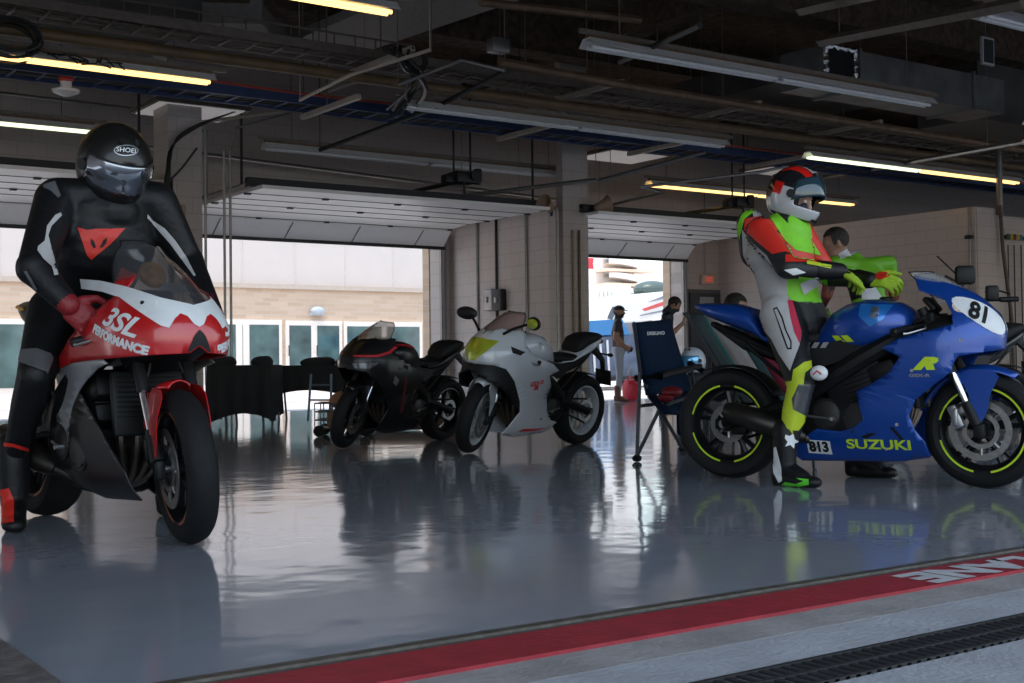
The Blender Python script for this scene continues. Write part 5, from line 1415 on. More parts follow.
# ---------------------------------------------------------------- rider in the lime vest on the blue machine
f = BF(BLUE_LOC, BLUE_ANG); Lf = f.n; Hd = f.h; UP = Vector((0,0,1))
gnd = at(783, 484, z=0); 
person = thing('person', 'rider in a lime vest and white and red helmet standing astride the blue motorcycle', 'person', tuple(gnd), 0)
inv = Matrix.Translation(-Vector(person.location))
def W2(mb): mb.v = [inv @ p for p in mb.v]; return mb
hipR = f.p(782,315,-.11); hipL = f.p(804,315,.12); pel = (hipR+hipL)/2
kneeR = f.p(801,385,-.30); ankR = f.p(785,455,-.33)
footR_y = (Vector(gnd)-f.o).dot(f.n)
kneeL = f.l((kneeR-f.o).dot(f.h)+.05,.30,.50); ankL = f.l(.62,.36,.10)
chest = f.p(781,250,.0); neck = f.p(792,219,.0)
shR = f.p(761,232,-.20); shL = f.p(800,234,.19)
elR = f.p(787,268,-.30); wrR = f.p(836,271,-.13)
elL = f.p(828,276,.30); wrL = f.p(868,280,.06)
mb = MB()
torso(mb, pel, chest, neck, Lf, .17, .165, .20, .165, shL, shR)
for h_, k_, a_ in ((hipR,kneeR,ankR),(hipL,kneeL,ankL)):
    ecap(mb, h_, k_, .124, .074); ecap(mb, k_, k_+(a_-k_)*.4, .070, .068); ecap(mb, k_+(a_-k_)*.35, a_+(k_-a_)*.1, .068, .050)
for s_, e_, w_ in ((shR,elR,wrR),(shL,elL,wrL)):
    ecap(mb, s_, e_, .082, .060); ecap(mb, e_, w_, .062, .042)
# aerodynamic hump and collar
ecap(mb, f.p(757,252,.03), f.p(751,224,.03), .10, .085); ecap(mb, neck-UP*.04, neck+UP*.03, .095, .085)
body = blend_mesh('leather_suit', W2(mb), .009, 7, person)
RC = dict(k=np.array([.009,.009,.010]), w=np.array([.46,.45,.45]), r=np.array([.60,.022,.012]), g=np.array([.20,.62,.02]), y=np.array([.46,.60,.02]))
def seg_t(co, a, b):
    a = np.array(inv @ Vector(a)); b = np.array(inv @ Vector(b)); d = b-a; t = np.clip(((co-a) @ d)/(d @ d), 0, 1); q = a+t[:,None]*d
    return t, np.linalg.norm(co-q, axis=1), co-q
def rule(co):
    n = len(co); col = np.tile(RC['k'], (n, 1))
    tT, dT, _ = seg_t(co, pel, neck); tA, dA, vA = seg_t(co, shR, elR); tB, dB, vB = seg_t(co, elR, wrR); tC, dC, _ = seg_t(co, shL, elL); tD, dD, _ = seg_t(co, elL, wrL)
    arm = np.minimum(np.minimum(dA/.09, dB/.065), np.minimum(dC/.09, dD/.065)); tor = dT/.19
    isT = (tor < arm*1.02)&(tT > .02)
    fr = (co-np.array(inv @ pel)) @ np.array(Hd)      # towards the front
    lf = (co-np.array(inv @ pel)) @ np.array(Lf)
    zz = co[:,2]
    vest = isT & (tT > .12) & (fr > .03)
    col[vest] = RC['g']
    
    side = isT & (fr <= .03) & (fr > -.18) & (tT < .80) & (lf < .12); col[side] = RC['w']
    up = (vA @ np.array([0,0,1.]))
    redA = (~isT)&(dA < .10)&(dA/.085 < dB/.065)&((vA @ np.array(Hd)) > -.035); 
    redB = (~isT)&(dB < .075)&(dB/.065 <= dA/.085)&(vB[:,2] > .018); 
    redC = (~isT)&(dC < .10)&(tC < .9)&(dC/.085 < dD/.065); col[redC&(dC<dA)&(lf > .13)] = RC['r']
    thR, dR, vR = seg_t(co, hipR, kneeR); m_ = (dR < .14)&(zz < .92)&(thR < .92)&((vR @ np.array(Hd)) < .03)&((vR @ np.array(Lf)) < .03)
    thL, dL, vL = seg_t(co, hipL, kneeL); m_ = (dL < .14)&(zz < .92)&(thL < .92)&((vL @ np.array(Hd)) < .03)&((vL @ np.array(Lf)) > -.03)
    col[m_&~isT&(dL<dR)] = RC['w']
    for k_, a_ in ((kneeR,ankR),(kneeL,ankL)):
        ts, ds, vs_ = seg_t(co, k_, a_); m_ = (ds < .10)&(zz < (inv@k_).z+.02)&(ts < .72); col[m_&((vs_ @ np.array(Hd)) < .030)] = RC['y']
    return col
col_attr(body, rule); body.data.materials.append(cloth_mat('suit_cloth'))
bw = wbvh([body])
def PD(name, pts, m, **k): return pixdecal(name, pts, bw, inv, m, person, **dict(dict(maxe=.10, step=1.6), **k))
Z6 = lambda *p: [(680+a/3.796, 150+b/3.796) for a, b in p]
PD('vest_back', Z6((205,345),(212,300),(235,245),(270,215),(300,212),(275,240),(245,262),(235,300),(225,345)), M_FLUO)
PD('vest_panel', Z6((310,215),(355,225),(420,290),(455,330),(500,345),(535,400),(440,380),(400,345),(375,300),(350,255)), M_FLUO, off=.007)
PD('vest_panel', Z6((450,480),(560,490),(565,555),(500,560),(460,545)), M_FLUO)
PD('vest_flash', Z6((455,510),(520,480),(545,500),(470,552)), mat('reflective_grey', (.50,.50,.55), .4), off=.007)
PD('shoulder_patch', Z6((275,240),(290,222),(330,222),(350,240),(320,250),(280,255)), M_LEATHW)
PD('red_forearm', Z6((400,398),(440,395),(600,422),(612,445),(560,442),(480,425),(400,425)), M_LEATHR, off=.005)
PD('red_sleeve', Z6((245,262),(300,250),(350,262),(400,320),(430,375),(580,415),(580,440),(480,420),(400,385),(350,395),(290,345),(245,305)), M_LEATHR)
PD('yellow_flash', Z6((482,420),(575,438),(572,450),(480,432)), M_FLUY, off=.006)
PD('grey_side', Z6((235,300),(262,340),(330,400),(352,440),(360,520),(400,560),(420,570),(300,590),(290,500),(240,400)), M_LEATHW, off=.0025)
PD('suit_emblem', Z6((395,455),(440,448),(478,465),(430,475)), M_WDEC, off=.006)
Z5 = lambda *p: [(690+a/5.39, 280+b/5.39) for a, b in p]
PD('white_thigh', Z5((395,90),(470,80),(520,105),(560,200),(600,290),(590,350),(560,430),(540,490),(480,400),(440,320),(400,270),(365,220),(365,180),(395,165)), M_LEATHW)
PD('pink_stripe', Z5((525,110),(550,110),(600,280),(590,345),(560,280),(540,200)), mat('crimson_leather', (.50,.015,.06), .5), off=.006)
PD('black_front', Z5((560,130),(700,150),(650,330),(680,420),(600,420),(560,450),(595,345),(602,285),(550,110)), M_LEATH, off=.003)
PD('thigh_outline', Z5((448,155),(470,145),(500,200),(520,270),(548,330),(548,375),(525,375),(500,310),(470,220)), M_BLKP, off=.006)
PD('thigh_outline', Z5((455,162),(468,155),(492,205),(512,272),(540,335),(540,366),(530,366),(508,305),(476,218)), M_LEATHW, off=.008)
Z7 = lambda *p: [(680+a/3.796, 320+b/3.796) for a, b in p]
PD('lime_shin', Z7((430,190),(470,160),(510,150),(535,165),(500,180),(475,200),(470,230),(445,240),(425,300),(430,350),(478,380),(450,420),(420,418),(370,395),(385,320),(400,240),(425,230)), M_FLUY)
PD('shin_guard', Z7((450,245),(540,245),(530,320),(490,370),(430,340),(425,300)), mat('dark_guard', (.04,.042,.05), .3, coat=.5), off=.006)
# knee slider
ks = f.p(819,373,-.36)
obj('knee_slider', W2(MB().sphere(ks, (.048,.028,.040), 20, Matrix.Rotation(BLUE_ANG,3,'Z'))), M_WDEC, person)
obj('slider_mark', W2(MB().tube([ks-f.n*.028-Hd*.022-UP*.008, ks-f.n*.030+UP*.012, ks-f.n*.028+Hd*.022-UP*.004], .004, 6)), M_RDEC, person)
# boots
for a_, td, nm, gz in ((ankR, Hd*.9-f.n*.25, 'boot', .0),(ankL, Hd, 'boot', .0)):
    mb = MB(); a2 = Vector((a_.x, a_.y, .105)); boot(mb, a2, td, 1.12, .10/1.12*1.05)
    ecap(mb, a2+UP*.14, a_+UP*.02 if a_.z > .2 else a2+UP*.2, .062, .060)
    b_ = blend_mesh('boot', W2(mb), .009, 3, person, M_LEATH)
    if a_ is ankR:
        bb = wbvh([b_])
        pixdecal('boot_sole_trim', Z7((385,625),(440,635),(490,625),(488,605),(440,600),(470,612),(440,622),(400,615)), bb, inv, mat('neon_green', (.15,.75,.05), .5), person)
        pixdecal('boot_stripe', Z7((350,490),(365,480),(385,560),(388,610),(375,618),(355,580)), bb, inv, M_WDEC, person)
        pixdecal('boot_star', Z7((400,435),(415,440),(430,432),(435,452),(452,462),(435,468),(432,488),(418,474),(400,480),(408,462),(398,448)), wbvh([b_,body]), inv, M_WDEC, person)
        pixdecal('boot_trim', Z7((330,560),(345,600),(350,625),(336,600)), bb, inv, M_FLUY, person)
# gloves, pulling one on with the other
M_GLV = mat('glove_lime', (.30,.46,.015), .6, bump=.3, bscale=40)
mb = MB(); hand(mb, wrR, (wrL-wrR)+Vector((0,0,-.01)), UP*.8-f.n*.5, 1, .75, 1.25); gR = blend_mesh('glove', W2(mb), .006, 2, person, M_GLV)
mb = MB(); hand(mb, wrL, Hd+UP*-.1-f.n*.2, UP*.7-f.n*.6, -1, .9, 1.25); gL = blend_mesh('glove', W2(mb), .006, 2, person, M_GLV)
for w_, e_ in ((wrR, elR),(wrL, elL)):
    d = (w_-e_).normalized(); obj('glove_cuff', W2(ecap(MB(), w_-d*.10, w_+d*.02, .054, .045)), M_LEATH, person)
gb_ = wbvh([gR, gL]); 
pixdecal('glove_knuckles', [(838,262),(846,262),(852,268),(850,274),(841,272)], gb_, inv, M_LEATH, person)
pixdecal('glove_knuckles', [(872,270),(884,268),(890,276),(880,280),(872,277)], gb_, inv, M_LEATHR, person)
# head: face, balaclava, helmet with the visor lifted
hc = f.p(795,195,.0); face = (Hd+Lf*-.10-UP*.38).normalized(); hup = UP+Hd*.22
mb = MB(); fr_ = head_face(mb, hc-hup.normalized()*.02, face, hup, .98)
hd_ = blend_mesh('head', W2(mb), .006, 2, person, M_SKIN); eyes(person, inv @ (hc-hup.normalized()*.02), fr_, .98)
mb = MB(); F_, L_, U_ = fr_; ecap(mb, hc-U_*.10+F_*.045, hc-U_*.17-F_*.0, .075, .085); ecap(mb, hc-U_*.10+F_*.05, hc-U_*.065+F_*.062, .062, .050)
obj('balaclava', W2(mb), mat('navy_fabric', (.02,.025,.05), .8), person)
hm = cloth_mat('helmet_paint', .2, 1., 0, 1)
hs, surf, (F_, L_, U_) = helmet(person, inv @ hc, face, hup, hm, 1.09, True, .55, glassy('dark_visor', (.02,.05,.07), .88, .05))
def hrule(co):
    q = co-np.array(inv @ hc); x = q @ np.array(F_); y = q @ np.array(L_); z = q @ np.array(U_); n = len(co)
    col = np.tile([.50,.50,.52], (n,1)); top = z > .035
    col[top] = [.012,.012,.014]
    s = np.abs(y); col[top&(s > .045)&(s < .085)&(x > -.10)] = [.60,.012,.010]
    col[top&(s < .030)] = [.52,.50,.50]; col[(s >= .030)&(s < .038)&top] = [.60,.012,.01]
    col[(x < -.02)&(z < .05)&(z > -.02)&(s>.05)] = [.60,.015,.012]; col[(x < -.08)&(z > -.05)] = [.015,.015,.016]
    col[(z < -.115)] = [.02,.02,.02]
    return col
bpy.data.meshes[hs.data.name]; 
# refine the shell so the paint has clean borders
md = hs.modifiers.new('sub','SUBSURF'); md.levels = 2; md.render_levels = 2
dg = bpy.context.evaluated_depsgraph_get(); dg.update(); nm_ = bpy.data.meshes.new_from_object(hs.evaluated_get(dg)); hs.modifiers.clear(); hs.data = nm_
col_attr(hs, hrule); 
for p in hs.data.polygons: p.use_smooth = True
# ---------------------------------------------------------------- rider in black leathers on the red machine
f = BF(RED_LOC, RED_ANG); Lf = f.n; Hd = f.h
gnd = at(12, 520, z=0)
person = thing('person', 'rider in black leathers and a black helmet sitting on the red motorcycle', 'person', tuple(gnd), 0)
inv = Matrix.Translation(-Vector(person.location))
hipR = f.p(55,312,-.14); hipL = f.p(98,312,.14); pel = (hipR+hipL)/2
kneeR = f.p(36,375,-.30); ankR = f.p(14,458,-.28)
kneeL = f.l((kneeR-f.o).dot(f.h)-.0,.33,kneeR.z); ankL = f.l((ankR-f.o).dot(f.h)+.1,.38,.12)
chest = f.l(.66,0,1.17); 
chest = f.p(106,240,.0); neck = f.p(112,192,.0)
shR = f.p(57,200,-.20); shL = f.p(156,203,.20)
elR = f.p(34,268,-.38); wrR = f.p(66,302,-.30)
elL = f.p(188,262,.34); wrL = f.p(200,290,.28)
wrL = RED_LOC+f.h*(1.02)+f.n*.30+UP*.885
mb = MB()
torso(mb, pel, chest, neck, Lf, .18, .175, .21, .155, shL, shR)
for h_, k_, a_ in ((hipR,kneeR,ankR),(hipL,kneeL,ankL)):
    ecap(mb, h_, k_, .115, .076); ecap(mb, k_, k_+(a_-k_)*.4, .074, .068); ecap(mb, k_+(a_-k_)*.35, a_+(k_-a_)*.1, .068, .052)
for s_, e_, w_ in ((shR,elR,wrR),(shL,elL,wrL)):
    ecap(mb, s_, e_, .092, .066); ecap(mb, e_, w_, .068, .046); mb.sphere(e_, .072, 16)
ecap(mb, chest-Hd*.12+UP*.02, neck-Hd*.12, .07, .05); ecap(mb, neck-UP*.08, neck+UP*.02, .12, .09); ecap(mb, neck-UP*.03+Hd*.02, shR+UP*.02, .08, .075); ecap(mb, neck-UP*.03+Hd*.02, shL+UP*.02, .08, .075)
body = blend_mesh('leather_suit', W2(mb), .011, 5, person, M_LEATH)
bw = wbvh([body])
Z1 = lambda *p: [(a/2.732, 100+b/2.732) for a, b in p]
PD('chest_emblem', Z1((212,348),(240,355),(265,352),(300,352),(342,350),(320,375),(300,395),(250,436),(238,425),(225,385)), M_LEATHR, off=.006)
PD('emblem_mark', Z1((248,378),(258,386),(262,402),(256,405),(248,392)), M_LEATH, off=.009); PD('emblem_mark', Z1((292,374),(282,383),(272,402),(280,403),(290,390)), M_LEATH, off=.009)
PD('sleeve_stripe', Z1((165,308),(168,316),(140,345),(130,375),(122,405),(135,430),(150,445),(158,478),(148,480),(140,455),(118,435),(102,412),(104,400),(122,385),(128,345),(150,315)), M_LEATHW, off=.006)
PD('shoulder_patch', Z1((120,232),(150,222),(166,262),(158,268),(138,248),(118,240)), mat('grey_leather', (.10,.10,.105), .5), off=.006)
PD('sleeve_stripe', Z1((402,312),(420,330),(450,350),(480,385),(510,430),(535,480),(530,482),(500,440),(465,392),(430,352),(400,322)), M_LEATHW, off=.006)
PD('cuff_lettering', [(0,0)], M_WDEC, cells=pix_text('DYNAMIC', 31, 281, 6.5, R(60), .1, 1.0), off=.007) if 0 else PD('cuff_stripe', Z1((66,468),(74,466),(104,516),(98,522)), mat('grey_leather',(0,0,0)), off=.007)
Z2 = lambda *p: [(a/2.968, 330+b/2.968) for a, b in p]
PD('knee_band', Z2((38,75),(60,58),(110,55),(150,70),(158,85),(140,130),(120,90),(70,80),(38,95)), mat('grey_leather',(0,0,0)), off=.006)
PD('ankle_band', Z2((0,332),(40,335),(84,350),(82,360),(40,346),(0,344)), M_LEATHR, off=.008)
for a_, td in ((ankR, Hd*.8-f.n*.3),(ankL, Hd)):
    mb = MB(); a2 = Vector((a_.x, a_.y, .105)); boot(mb, a2, td, 1.15, .10/1.15*1.05); ecap(mb, a2+UP*.12, a2+UP*.24, .066, .070)
    b_ = blend_mesh('boot', W2(mb), .009, 3, person, M_LEATH)
    if a_ is ankR: pixdecal('boot_panel', [(0,490),(9,488),(14,500),(14,522),(0,524)], wbvh([b_]), inv, M_LEATHR, person)
M_GLR = mat('glove_red', (.22,.010,.014), .5, bump=.3, bscale=40)
mb = MB(); hand(mb, wrR, Hd*.25+f.n*.55-UP*.55 if 0 else (f.p(84,318,-.24)-wrR), UP*.5-f.n*.6+Hd*.3, -1, 1.15, 1.3); gR = blend_mesh('glove', W2(mb), .006, 2, person, M_GLR)
mb = MB(); hand(mb, wrL, Hd*.8-f.n*.2-UP*.3, UP*.6+f.n*.5+Hd*.2, 1, 1.2, 1.25); gL = blend_mesh('glove', W2(mb), .006, 2, person, M_GLR)
for w_, e_ in ((wrR, elR),(wrL, elL)):
    d = (w_-e_).normalized(); obj('glove_cuff', W2(ecap(MB(), w_-d*.09, w_+d*.02, .050, .043)), M_GLR, person)
gb_ = wbvh([gR]); pixdecal('glove_knuckles', Z1((150,520),(180,508),(200,520),(205,545),(170,548),(150,540)), gb_, inv, M_LEATH, person)
hc = f.p(114,164,.0); face = (at(135,230,d=3)-hc).normalized(); face = (Hd*1.0-Lf*.05-UP*.62).normalized(); hup = UP+Hd*.3
hs, surf, (F_, L_, U_) = helmet(person, inv @ hc, face, hup, paint('helmet_black', (.008,.0075,.007), .38, 0, .25), 1.16, True, 0., mat('mirror_visor', (.30,.32,.35), .06, .95, coat=1))
mb = MB(); hcl = hc-U_*.02; ecap(mb, hc, hc-U_*.05, .09, .09); ecap(mb, hc-U_*.09, hc-U_*.20-F_*.03, .085, .09); obj('balaclava', W2(mb), M_BLKP, person)
hb = wbvh([hs])
pixdecal('brand_badge', [(114+12*math.cos(t)*1.02+12,150.5+5.6*math.sin(t)) for t in np.linspace(0,2*PI,20,endpoint=False)], hb, inv, M_ALU, person, off=.004, step=1.5)
pixdecal('brand_badge_inner', [(126+11*math.cos(t),150.5+4.5*math.sin(t)) for t in np.linspace(0,2*PI,20,endpoint=False)], hb, inv, M_LEATH, person, off=.006, step=1.5)
pixdecal('brand_lettering', None, hb, inv, M_WDEC, person, off=.008, cells=pix_text('SHOEI', 126, 150.5, 6.2, R(6), .08, 1.15, 0, 1.5))
# ---------------------------------------------------------------- other people
def simple_person(label, foot, face_deg, h, pose, cols, name='person', shoes=None, cap=None, hair=True, scale=1., vox=.014, seat=None):
    """pose: dict of joints in the person's own frame (x forward, y left, z up)"""
    root = thing(name, label, 'person', tuple(foot), 0); o = Vector(foot); a = face_deg
    F = Vector((math.cos(a), math.sin(a), 0)); L = Vector((-F.y, F.x, 0)); U = Vector((0,0,1))
    def J(k): p = Vector(pose[k])*scale; return F*p.x+L*p.y+U*p.z
    s = scale; mb = MB()
    torso(mb, J('pel'), J('chest'), J('neck'), L, .155*s, .14*s, .175*s, .11*s, J('shL'), J('shR'))
    for q in 'LR':
        ecap(mb, J('sh'+q), J('el'+q), .062*s, .045*s); ecap(mb, J('el'+q), J('wr'+q), .042*s, .029*s)
        ecap(mb, J('hip'+q), J('kn'+q), .095*s, .062*s); ecap(mb, J('kn'+q), J('an'+q), .060*s, .045*s)
    fr = head_face(mb, J('head'), F*pose['face'][0]+L*pose['face'][1]+U*pose['face'][2], J('head')-J('neck')+U*.1, s)
    for q in 'LR':
        hd = pose.get('hd'+q, (0,0,-1)); hu = pose.get('hu'+q, (0,1 if q == 'L' else -1,0))
        hand(mb, J('wr'+q), F*hd[0]+L*hd[1]+U*hd[2], F*hu[0]+L*hu[1]+U*hu[2], 1 if q == 'R' else -1, .7, s)
    body = blend_mesh('body', mb, vox, 3, root)
    pel_z = pose['pel'][2]*s
    def rule(co):
        col = np.tile(cols['skin'], (len(co), 1))
        def sg(a_, b_):
            a_, b_ = np.array(J(a_)), np.array(J(b_)); d = b_-a_; t = np.clip(((co-a_) @ d)/(d @ d), 0, 1); return t, np.linalg.norm(co-(a_+t[:,None]*d), axis=1)
        tT, dT = sg('pel', 'neck'); tH, dH = sg('neck', 'head')
        best = dT/.17; col[:] = cols['top']; head = (dH/.10 < best)&(tH > .25); col[head] = cols['skin']
        for q in 'LR':
            tA, dA = sg('sh'+q, 'el'+q); tB, dB = sg('el'+q, 'wr'+q); tC, dC = sg('hip'+q, 'kn'+q); tD, dD = sg('kn'+q, 'an'+q)
            tW = sg('sh'+q, 'wr'+q)[1]
            m = (dA < .08)&(dA < dT*.75)&~head
            if cols.get('sleeve', 'short') == 'short':
                m2 = (dB < .10)&(dB < dT*.62)&(dB < dA*1.0)&~head; col[m2] = cols['skin']; col[(dA < .085)&(tA > .62)&(dA < dT*.62)&~head] = cols['skin']
            else:
                if 'arm' in cols: col[((dB < .09)&(dB < dT*.7)&~head)|((dA < .09)&(tA > .35)&(dA < dT*.7)&~head)] = cols['arm']
                m2 = (dB < .14)&(dB < dT*.6)&(tB > .97)&~head; col[m2] = cols['skin']
            m3 = (np.minimum(dC, dD) < .13)&(co[:,2] < pel_z-.0+.03)&~((dB < .06)&(dB < dC)) ; col[m3&(np.minimum(dC,dD) < dT*1.1)] = cols['legs']
        col[(dT < .2)&(tT < .04)&(co[:,2] < pel_z+.02)&(sg('elL','wrL')[1] > .07)&(sg('elR','wrR')[1] > .07)] = cols['legs']
        return col
    col_attr(body, rule); body.data.materials.append(cloth_mat('clothes'))
    for q in 'LR':
        mb = MB(); boot(mb, J('an'+q), F, .95*s, .10, U); obj('shoe', blendless(mb), shoes or M_BLKP, root)
    f, l, u = fr; c = J('head')
    if hair:
        mb = MB(); B = Matrix((f, l, u)).transposed()
        mb.sphere(c+u*.034*s-f*.018*s, (.103*s,.086*s,.098*s), 24, B)
        m2 = MB(); vs = mb.v; keep = [fc for fc in mb.f if all(not ((vs[i]-c).dot(f) > .052*s and (vs[i]-c).dot(u) < .075*s) and not ((vs[i]-c).dot(u) < -.02*s and (vs[i]-c).dot(f) > -.02*s) for i in fc)]
        m2.v = vs; m2.f = keep; obj('hair', m2, M_HAIR, root)
    if cap:
        mb = MB(); rows = []
        for ph in np.linspace(PI/2*.99, .05, 9): rows.append([c+u*.030*s+f*(.108*math.cos(ph)*math.cos(t))*s+l*(.088*math.cos(ph)*math.sin(t))*s+u*(.092*math.sin(ph))*s for t in np.linspace(0,2*PI,24,endpoint=False)])
        mb.grid(rows, True); mb.grid([[c+u*(.036-.012*abs(k))*s+f*(.10*math.cos(k*.9)+r_)*s+l*.085*math.sin(k*.9)*1.1*s for k in np.linspace(-1,1,12)] for r_ in (0,.035,.07)])
        hp = obj('cap', mb, cap, root)
        if cols.get('beard'): obj('beard', MB().sphere(c+f*.040*s-u*.075*s, (.045*s,.050*s,.040*s), 16, Matrix((f, l, u)).transposed()), M_HAIR, root)
    return root, J, fr
def blendless(mb): return mb
stand = dict(pel=(0,0,.95), chest=(-.01,0,1.24), neck=(0,0,1.47), head=(.02,0,1.60), shL=(0,.18,1.40), shR=(0,-.18,1.40), hipL=(0,.09,.92), hipR=(0,-.09,.92), knL=(.02,.10,.50), knR=(.02,-.10,.50), anL=(-.02,.11,.10), anR=(-.02,-.11,.10),
    elL=(-.02,.24,1.12), elR=(-.02,-.24,1.12), wrL=(.16,.14,.96), wrR=(.16,-.14,.96), face=(1,0,0), hdL=(.7,-.5,-.3), hdR=(.7,.5,-.3))
# capped man by the right door, seen from his right side
cdir = math.atan2(CR.y, CR.x)           # towards the right of the photo
g = at(619, 401.8, z=0)
simple_person('man in a dark cap, navy shirt and pale jeans standing in the right doorway', g, cdir-.05, 1.72, dict(stand, elR=(-.06,-.22,1.13), wrR=(.14,-.08,.98), elL=(-.06,.22,1.13), wrL=(.16,.05,.96)),
   dict(skin=(.36,.20,.14), top=(.012,.014,.024), legs=(.34,.38,.46), beard=True), cap=mat('cap_navy', (.018,.020,.028), .7), hair=False, scale=.985, shoes=mat('brown_shoe', (.16,.07,.05), .6))
# second man, head bowed over a phone, behind the blue chair
g = at(664, 409, z=0)
P2 = dict(stand, chest=(.04,0,1.22), neck=(.10,0,1.42), head=(.17,0,1.53), shL=(.06,.18,1.36), shR=(.06,-.18,1.36), elL=(.10,.24,1.08), elR=(.10,-.24,1.08), wrL=(.30,.08,1.28), wrR=(.30,-.08,1.26), face=(.75,0,-.66), hdL=(.3,-.3,.9), hdR=(.3,.3,.9), huL=(1,.2,-.2), huR=(1,-.2,-.2))
r_, J, fr = simple_person('dark-haired man with his head bowed, standing behind the navy folding chair', g, cdir-.15, 1.7, P2, dict(skin=(.38,.21,.15), top=(.010,.016,.030), legs=(.02,.022,.03)), scale=.985)
# crew member in a lime and white vest behind the blue machine
g = at(873, 441, z=0)
P3 = dict(stand, pel=(0,-.02,.93), chest=(.04,0,1.22), neck=(.12,.05,1.41), head=(.16,.20,1.52), shL=(.08,.27,1.36), shR=(.06,-.22,1.37), elL=(.10,.33,1.12), elR=(.10,-.30,1.12), wrL=(.34,.20,1.05), wrR=(.30,-.20,1.0), face=(.35,.9,-.35))
crew, J, fr = simple_person('person in a lime vest bending over behind the blue motorcycle, back turned', g, math.atan2((CF*.9-CR*.35).y,(CF*.9-CR*.35).x), 1.75, P3, dict(skin=(.30,.16,.11), top=(.13,.38,.015), legs=(.02,.02,.025), arm=(.16,.035,.02), sleeve='long'), scale=1.08)
bpy.context.view_layer.update()
cb = [c for c in kids(crew) if c.name.startswith('body')]; bw = wbvh(cb); inv = Matrix.Translation(-Vector(crew.location))
for nm, pts, m in (('vest_side', Z6((565,520),(600,500),(690,480),(690,560),(590,590),(565,560)), M_LEATH),('vest_yoke', Z6((600,395),(640,372),(705,362),(690,380),(640,405),(610,415)), mat('reflective_grey',(0,0,0))),    ('vest_flash', Z6((690,530),(740,520),(770,565),(690,568)), mat('reflective_grey',(0,0,0))),('collar', Z6((630,372),(660,358),(705,360),(700,372),(650,382)), M_LEATH),('rust_sleeve', Z6((780,500),(805,500),(835,575),(800,590),(780,545)), mat('rust_cloth', (.20,.05,.03), .7)),('rust_sleeve', Z6((560,530),(575,525),(590,600),(560,610)), mat('rust_cloth', (0,0,0)))):
    pixdecal(nm, pts, bw, inv, m, crew, off=.006, maxe=.12)
# seated dark-haired person, only the head shows over the blue tail
g = at(745, 441, z=0)
P4 = dict(pel=(-.22,0,.50), chest=(-.18,0,.80), neck=(-.10,0,1.00), head=(-.06,0,1.12), shL=(-.14,.18,.94), shR=(-.14,-.18,.94), hipL=(-.18,.09,.48), hipR=(-.18,-.09,.48), knL=(.22,.12,.50), knR=(.22,-.12,.50), anL=(.20,.12,.10), anR=(.20,-.12,.10), elL=(-.05,.24,.70), elR=(-.05,-.24,.70), wrL=(.18,.14,.60), wrR=(.18,-.14,.60), face=(.9,0,-.35), hdL=(1,-.2,-.3), hdR=(1,.2,-.3))
seat_dir = cdir-.5
sp, J, fr = simple_person('dark-haired person sitting low behind the tail of the blue motorcycle', g, seat_dir, 1.2, P4, dict(skin=(.30,.17,.12), top=(.014,.014,.016), legs=(.02,.022,.03)), scale=1.0)
F = Vector((math.cos(seat_dir), math.sin(seat_dir), 0)); q = Vector(g)-F*.22
t = thing('stool', 'low black folding stool under the person sitting behind the blue tail', 'stool', tuple(q), seat_dir)
obj('seat', MB().rbox((0,0,.375), (.36,.34,.04), .015), M_BLKP, t)
for i in (-1,1):
    for j in (-1,1): obj('leg', MB().cyl((i*.15,j*.14,.36),(i*.17,j*.15,0),.012,n=8), M_ENG, t)
# ================================================================ furniture and kit
M_NAVY = mat('navy_canvas', (.002,.012,.034), .85, bump=.3, bscale=60, spec=.15)
M_TUBEG = mat('grey_tube', (.07,.075,.085), .4, .4)
M_BLKC = mat('black_cloth', (.012,.012,.014), .9, bump=.4, bscale=10)
# tall blue folding chair between the white and the blue machines
def CP(x, y, dd): return at(x, y, d=dd)
g0 = at(637, 462, z=0); g1 = at(684, 450, z=0)
ch = thing('folding_chair', 'tall navy folding chair with white lettering on its back', 'chair', tuple(g0), world=True)
dep = (g0-CC).dot(CF); dep2 = (g1-CC).dot(CF)
A = CP(634,323,dep+.35); B = CP(668,320,dep2+.35); C_ = CP(648,395,dep+.05); D_ = CP(690,392,dep2+.05)
rows = []
for i in np.linspace(0,1,10):
    l_ = A.lerp(C_, i); r_ = B.lerp(D_, i); row = []
    for j in np.linspace(0,1,8):
        p = l_.lerp(r_, j)+CF*(.05*math.sin(j*PI)*(.4+.6*i)); row.append(p)
    rows.append(row)
bk = obj('backrest', MB().grid(rows), M_NAVY, ch); md = bk.modifiers.new('t','SOLIDIFY'); md.thickness = .035; md.offset = 0
E_ = CP(664,412,dep-.35); G_ = CP(706,405,dep2-.35)
rows = [[C_.lerp(E_, i).lerp(D_.lerp(G_, i), j)-Vector((0,0,.03*math.sin(j*PI))) for j in np.linspace(0,1,8)] for i in np.linspace(0,1,8)]
st_ = obj('seat', MB().grid(rows), M_NAVY, ch); md = st_.modifiers.new('t','SOLIDIFY'); md.thickness = .03; md.offset = 0
bpy.context.view_layer.update(); cbv = wbvh([bk]); inv = Matrix.Translation(-Vector(ch.location))
pixdecal('lettering', None, cbv, inv, M_WDEC, ch, off=.024, cells=pix_text('DISEGNO', 654, 334, 4.6, R(-2), .12, .9, 0, 2))
def leg(a, b, r=.013, nm='leg', m=None): return obj(nm, MB().cyl(a, b, r, n=10), m or M_TUBEG, ch)
h0 = CP(640,372,dep); leg(h0, Vector(g0)+Vector((0,0,.03))); leg(CP(640,372,dep), A, nm='back_post')
g2 = at(683,452,z=0); leg(CP(645,385,dep+.05), g2+Vector((0,0,.02))); leg(CP(663,402,dep-.1), Vector(g0)+Vector((.0,0,.04)))
g3 = at(705,455,z=0); g4 = at(668,444,z=0)
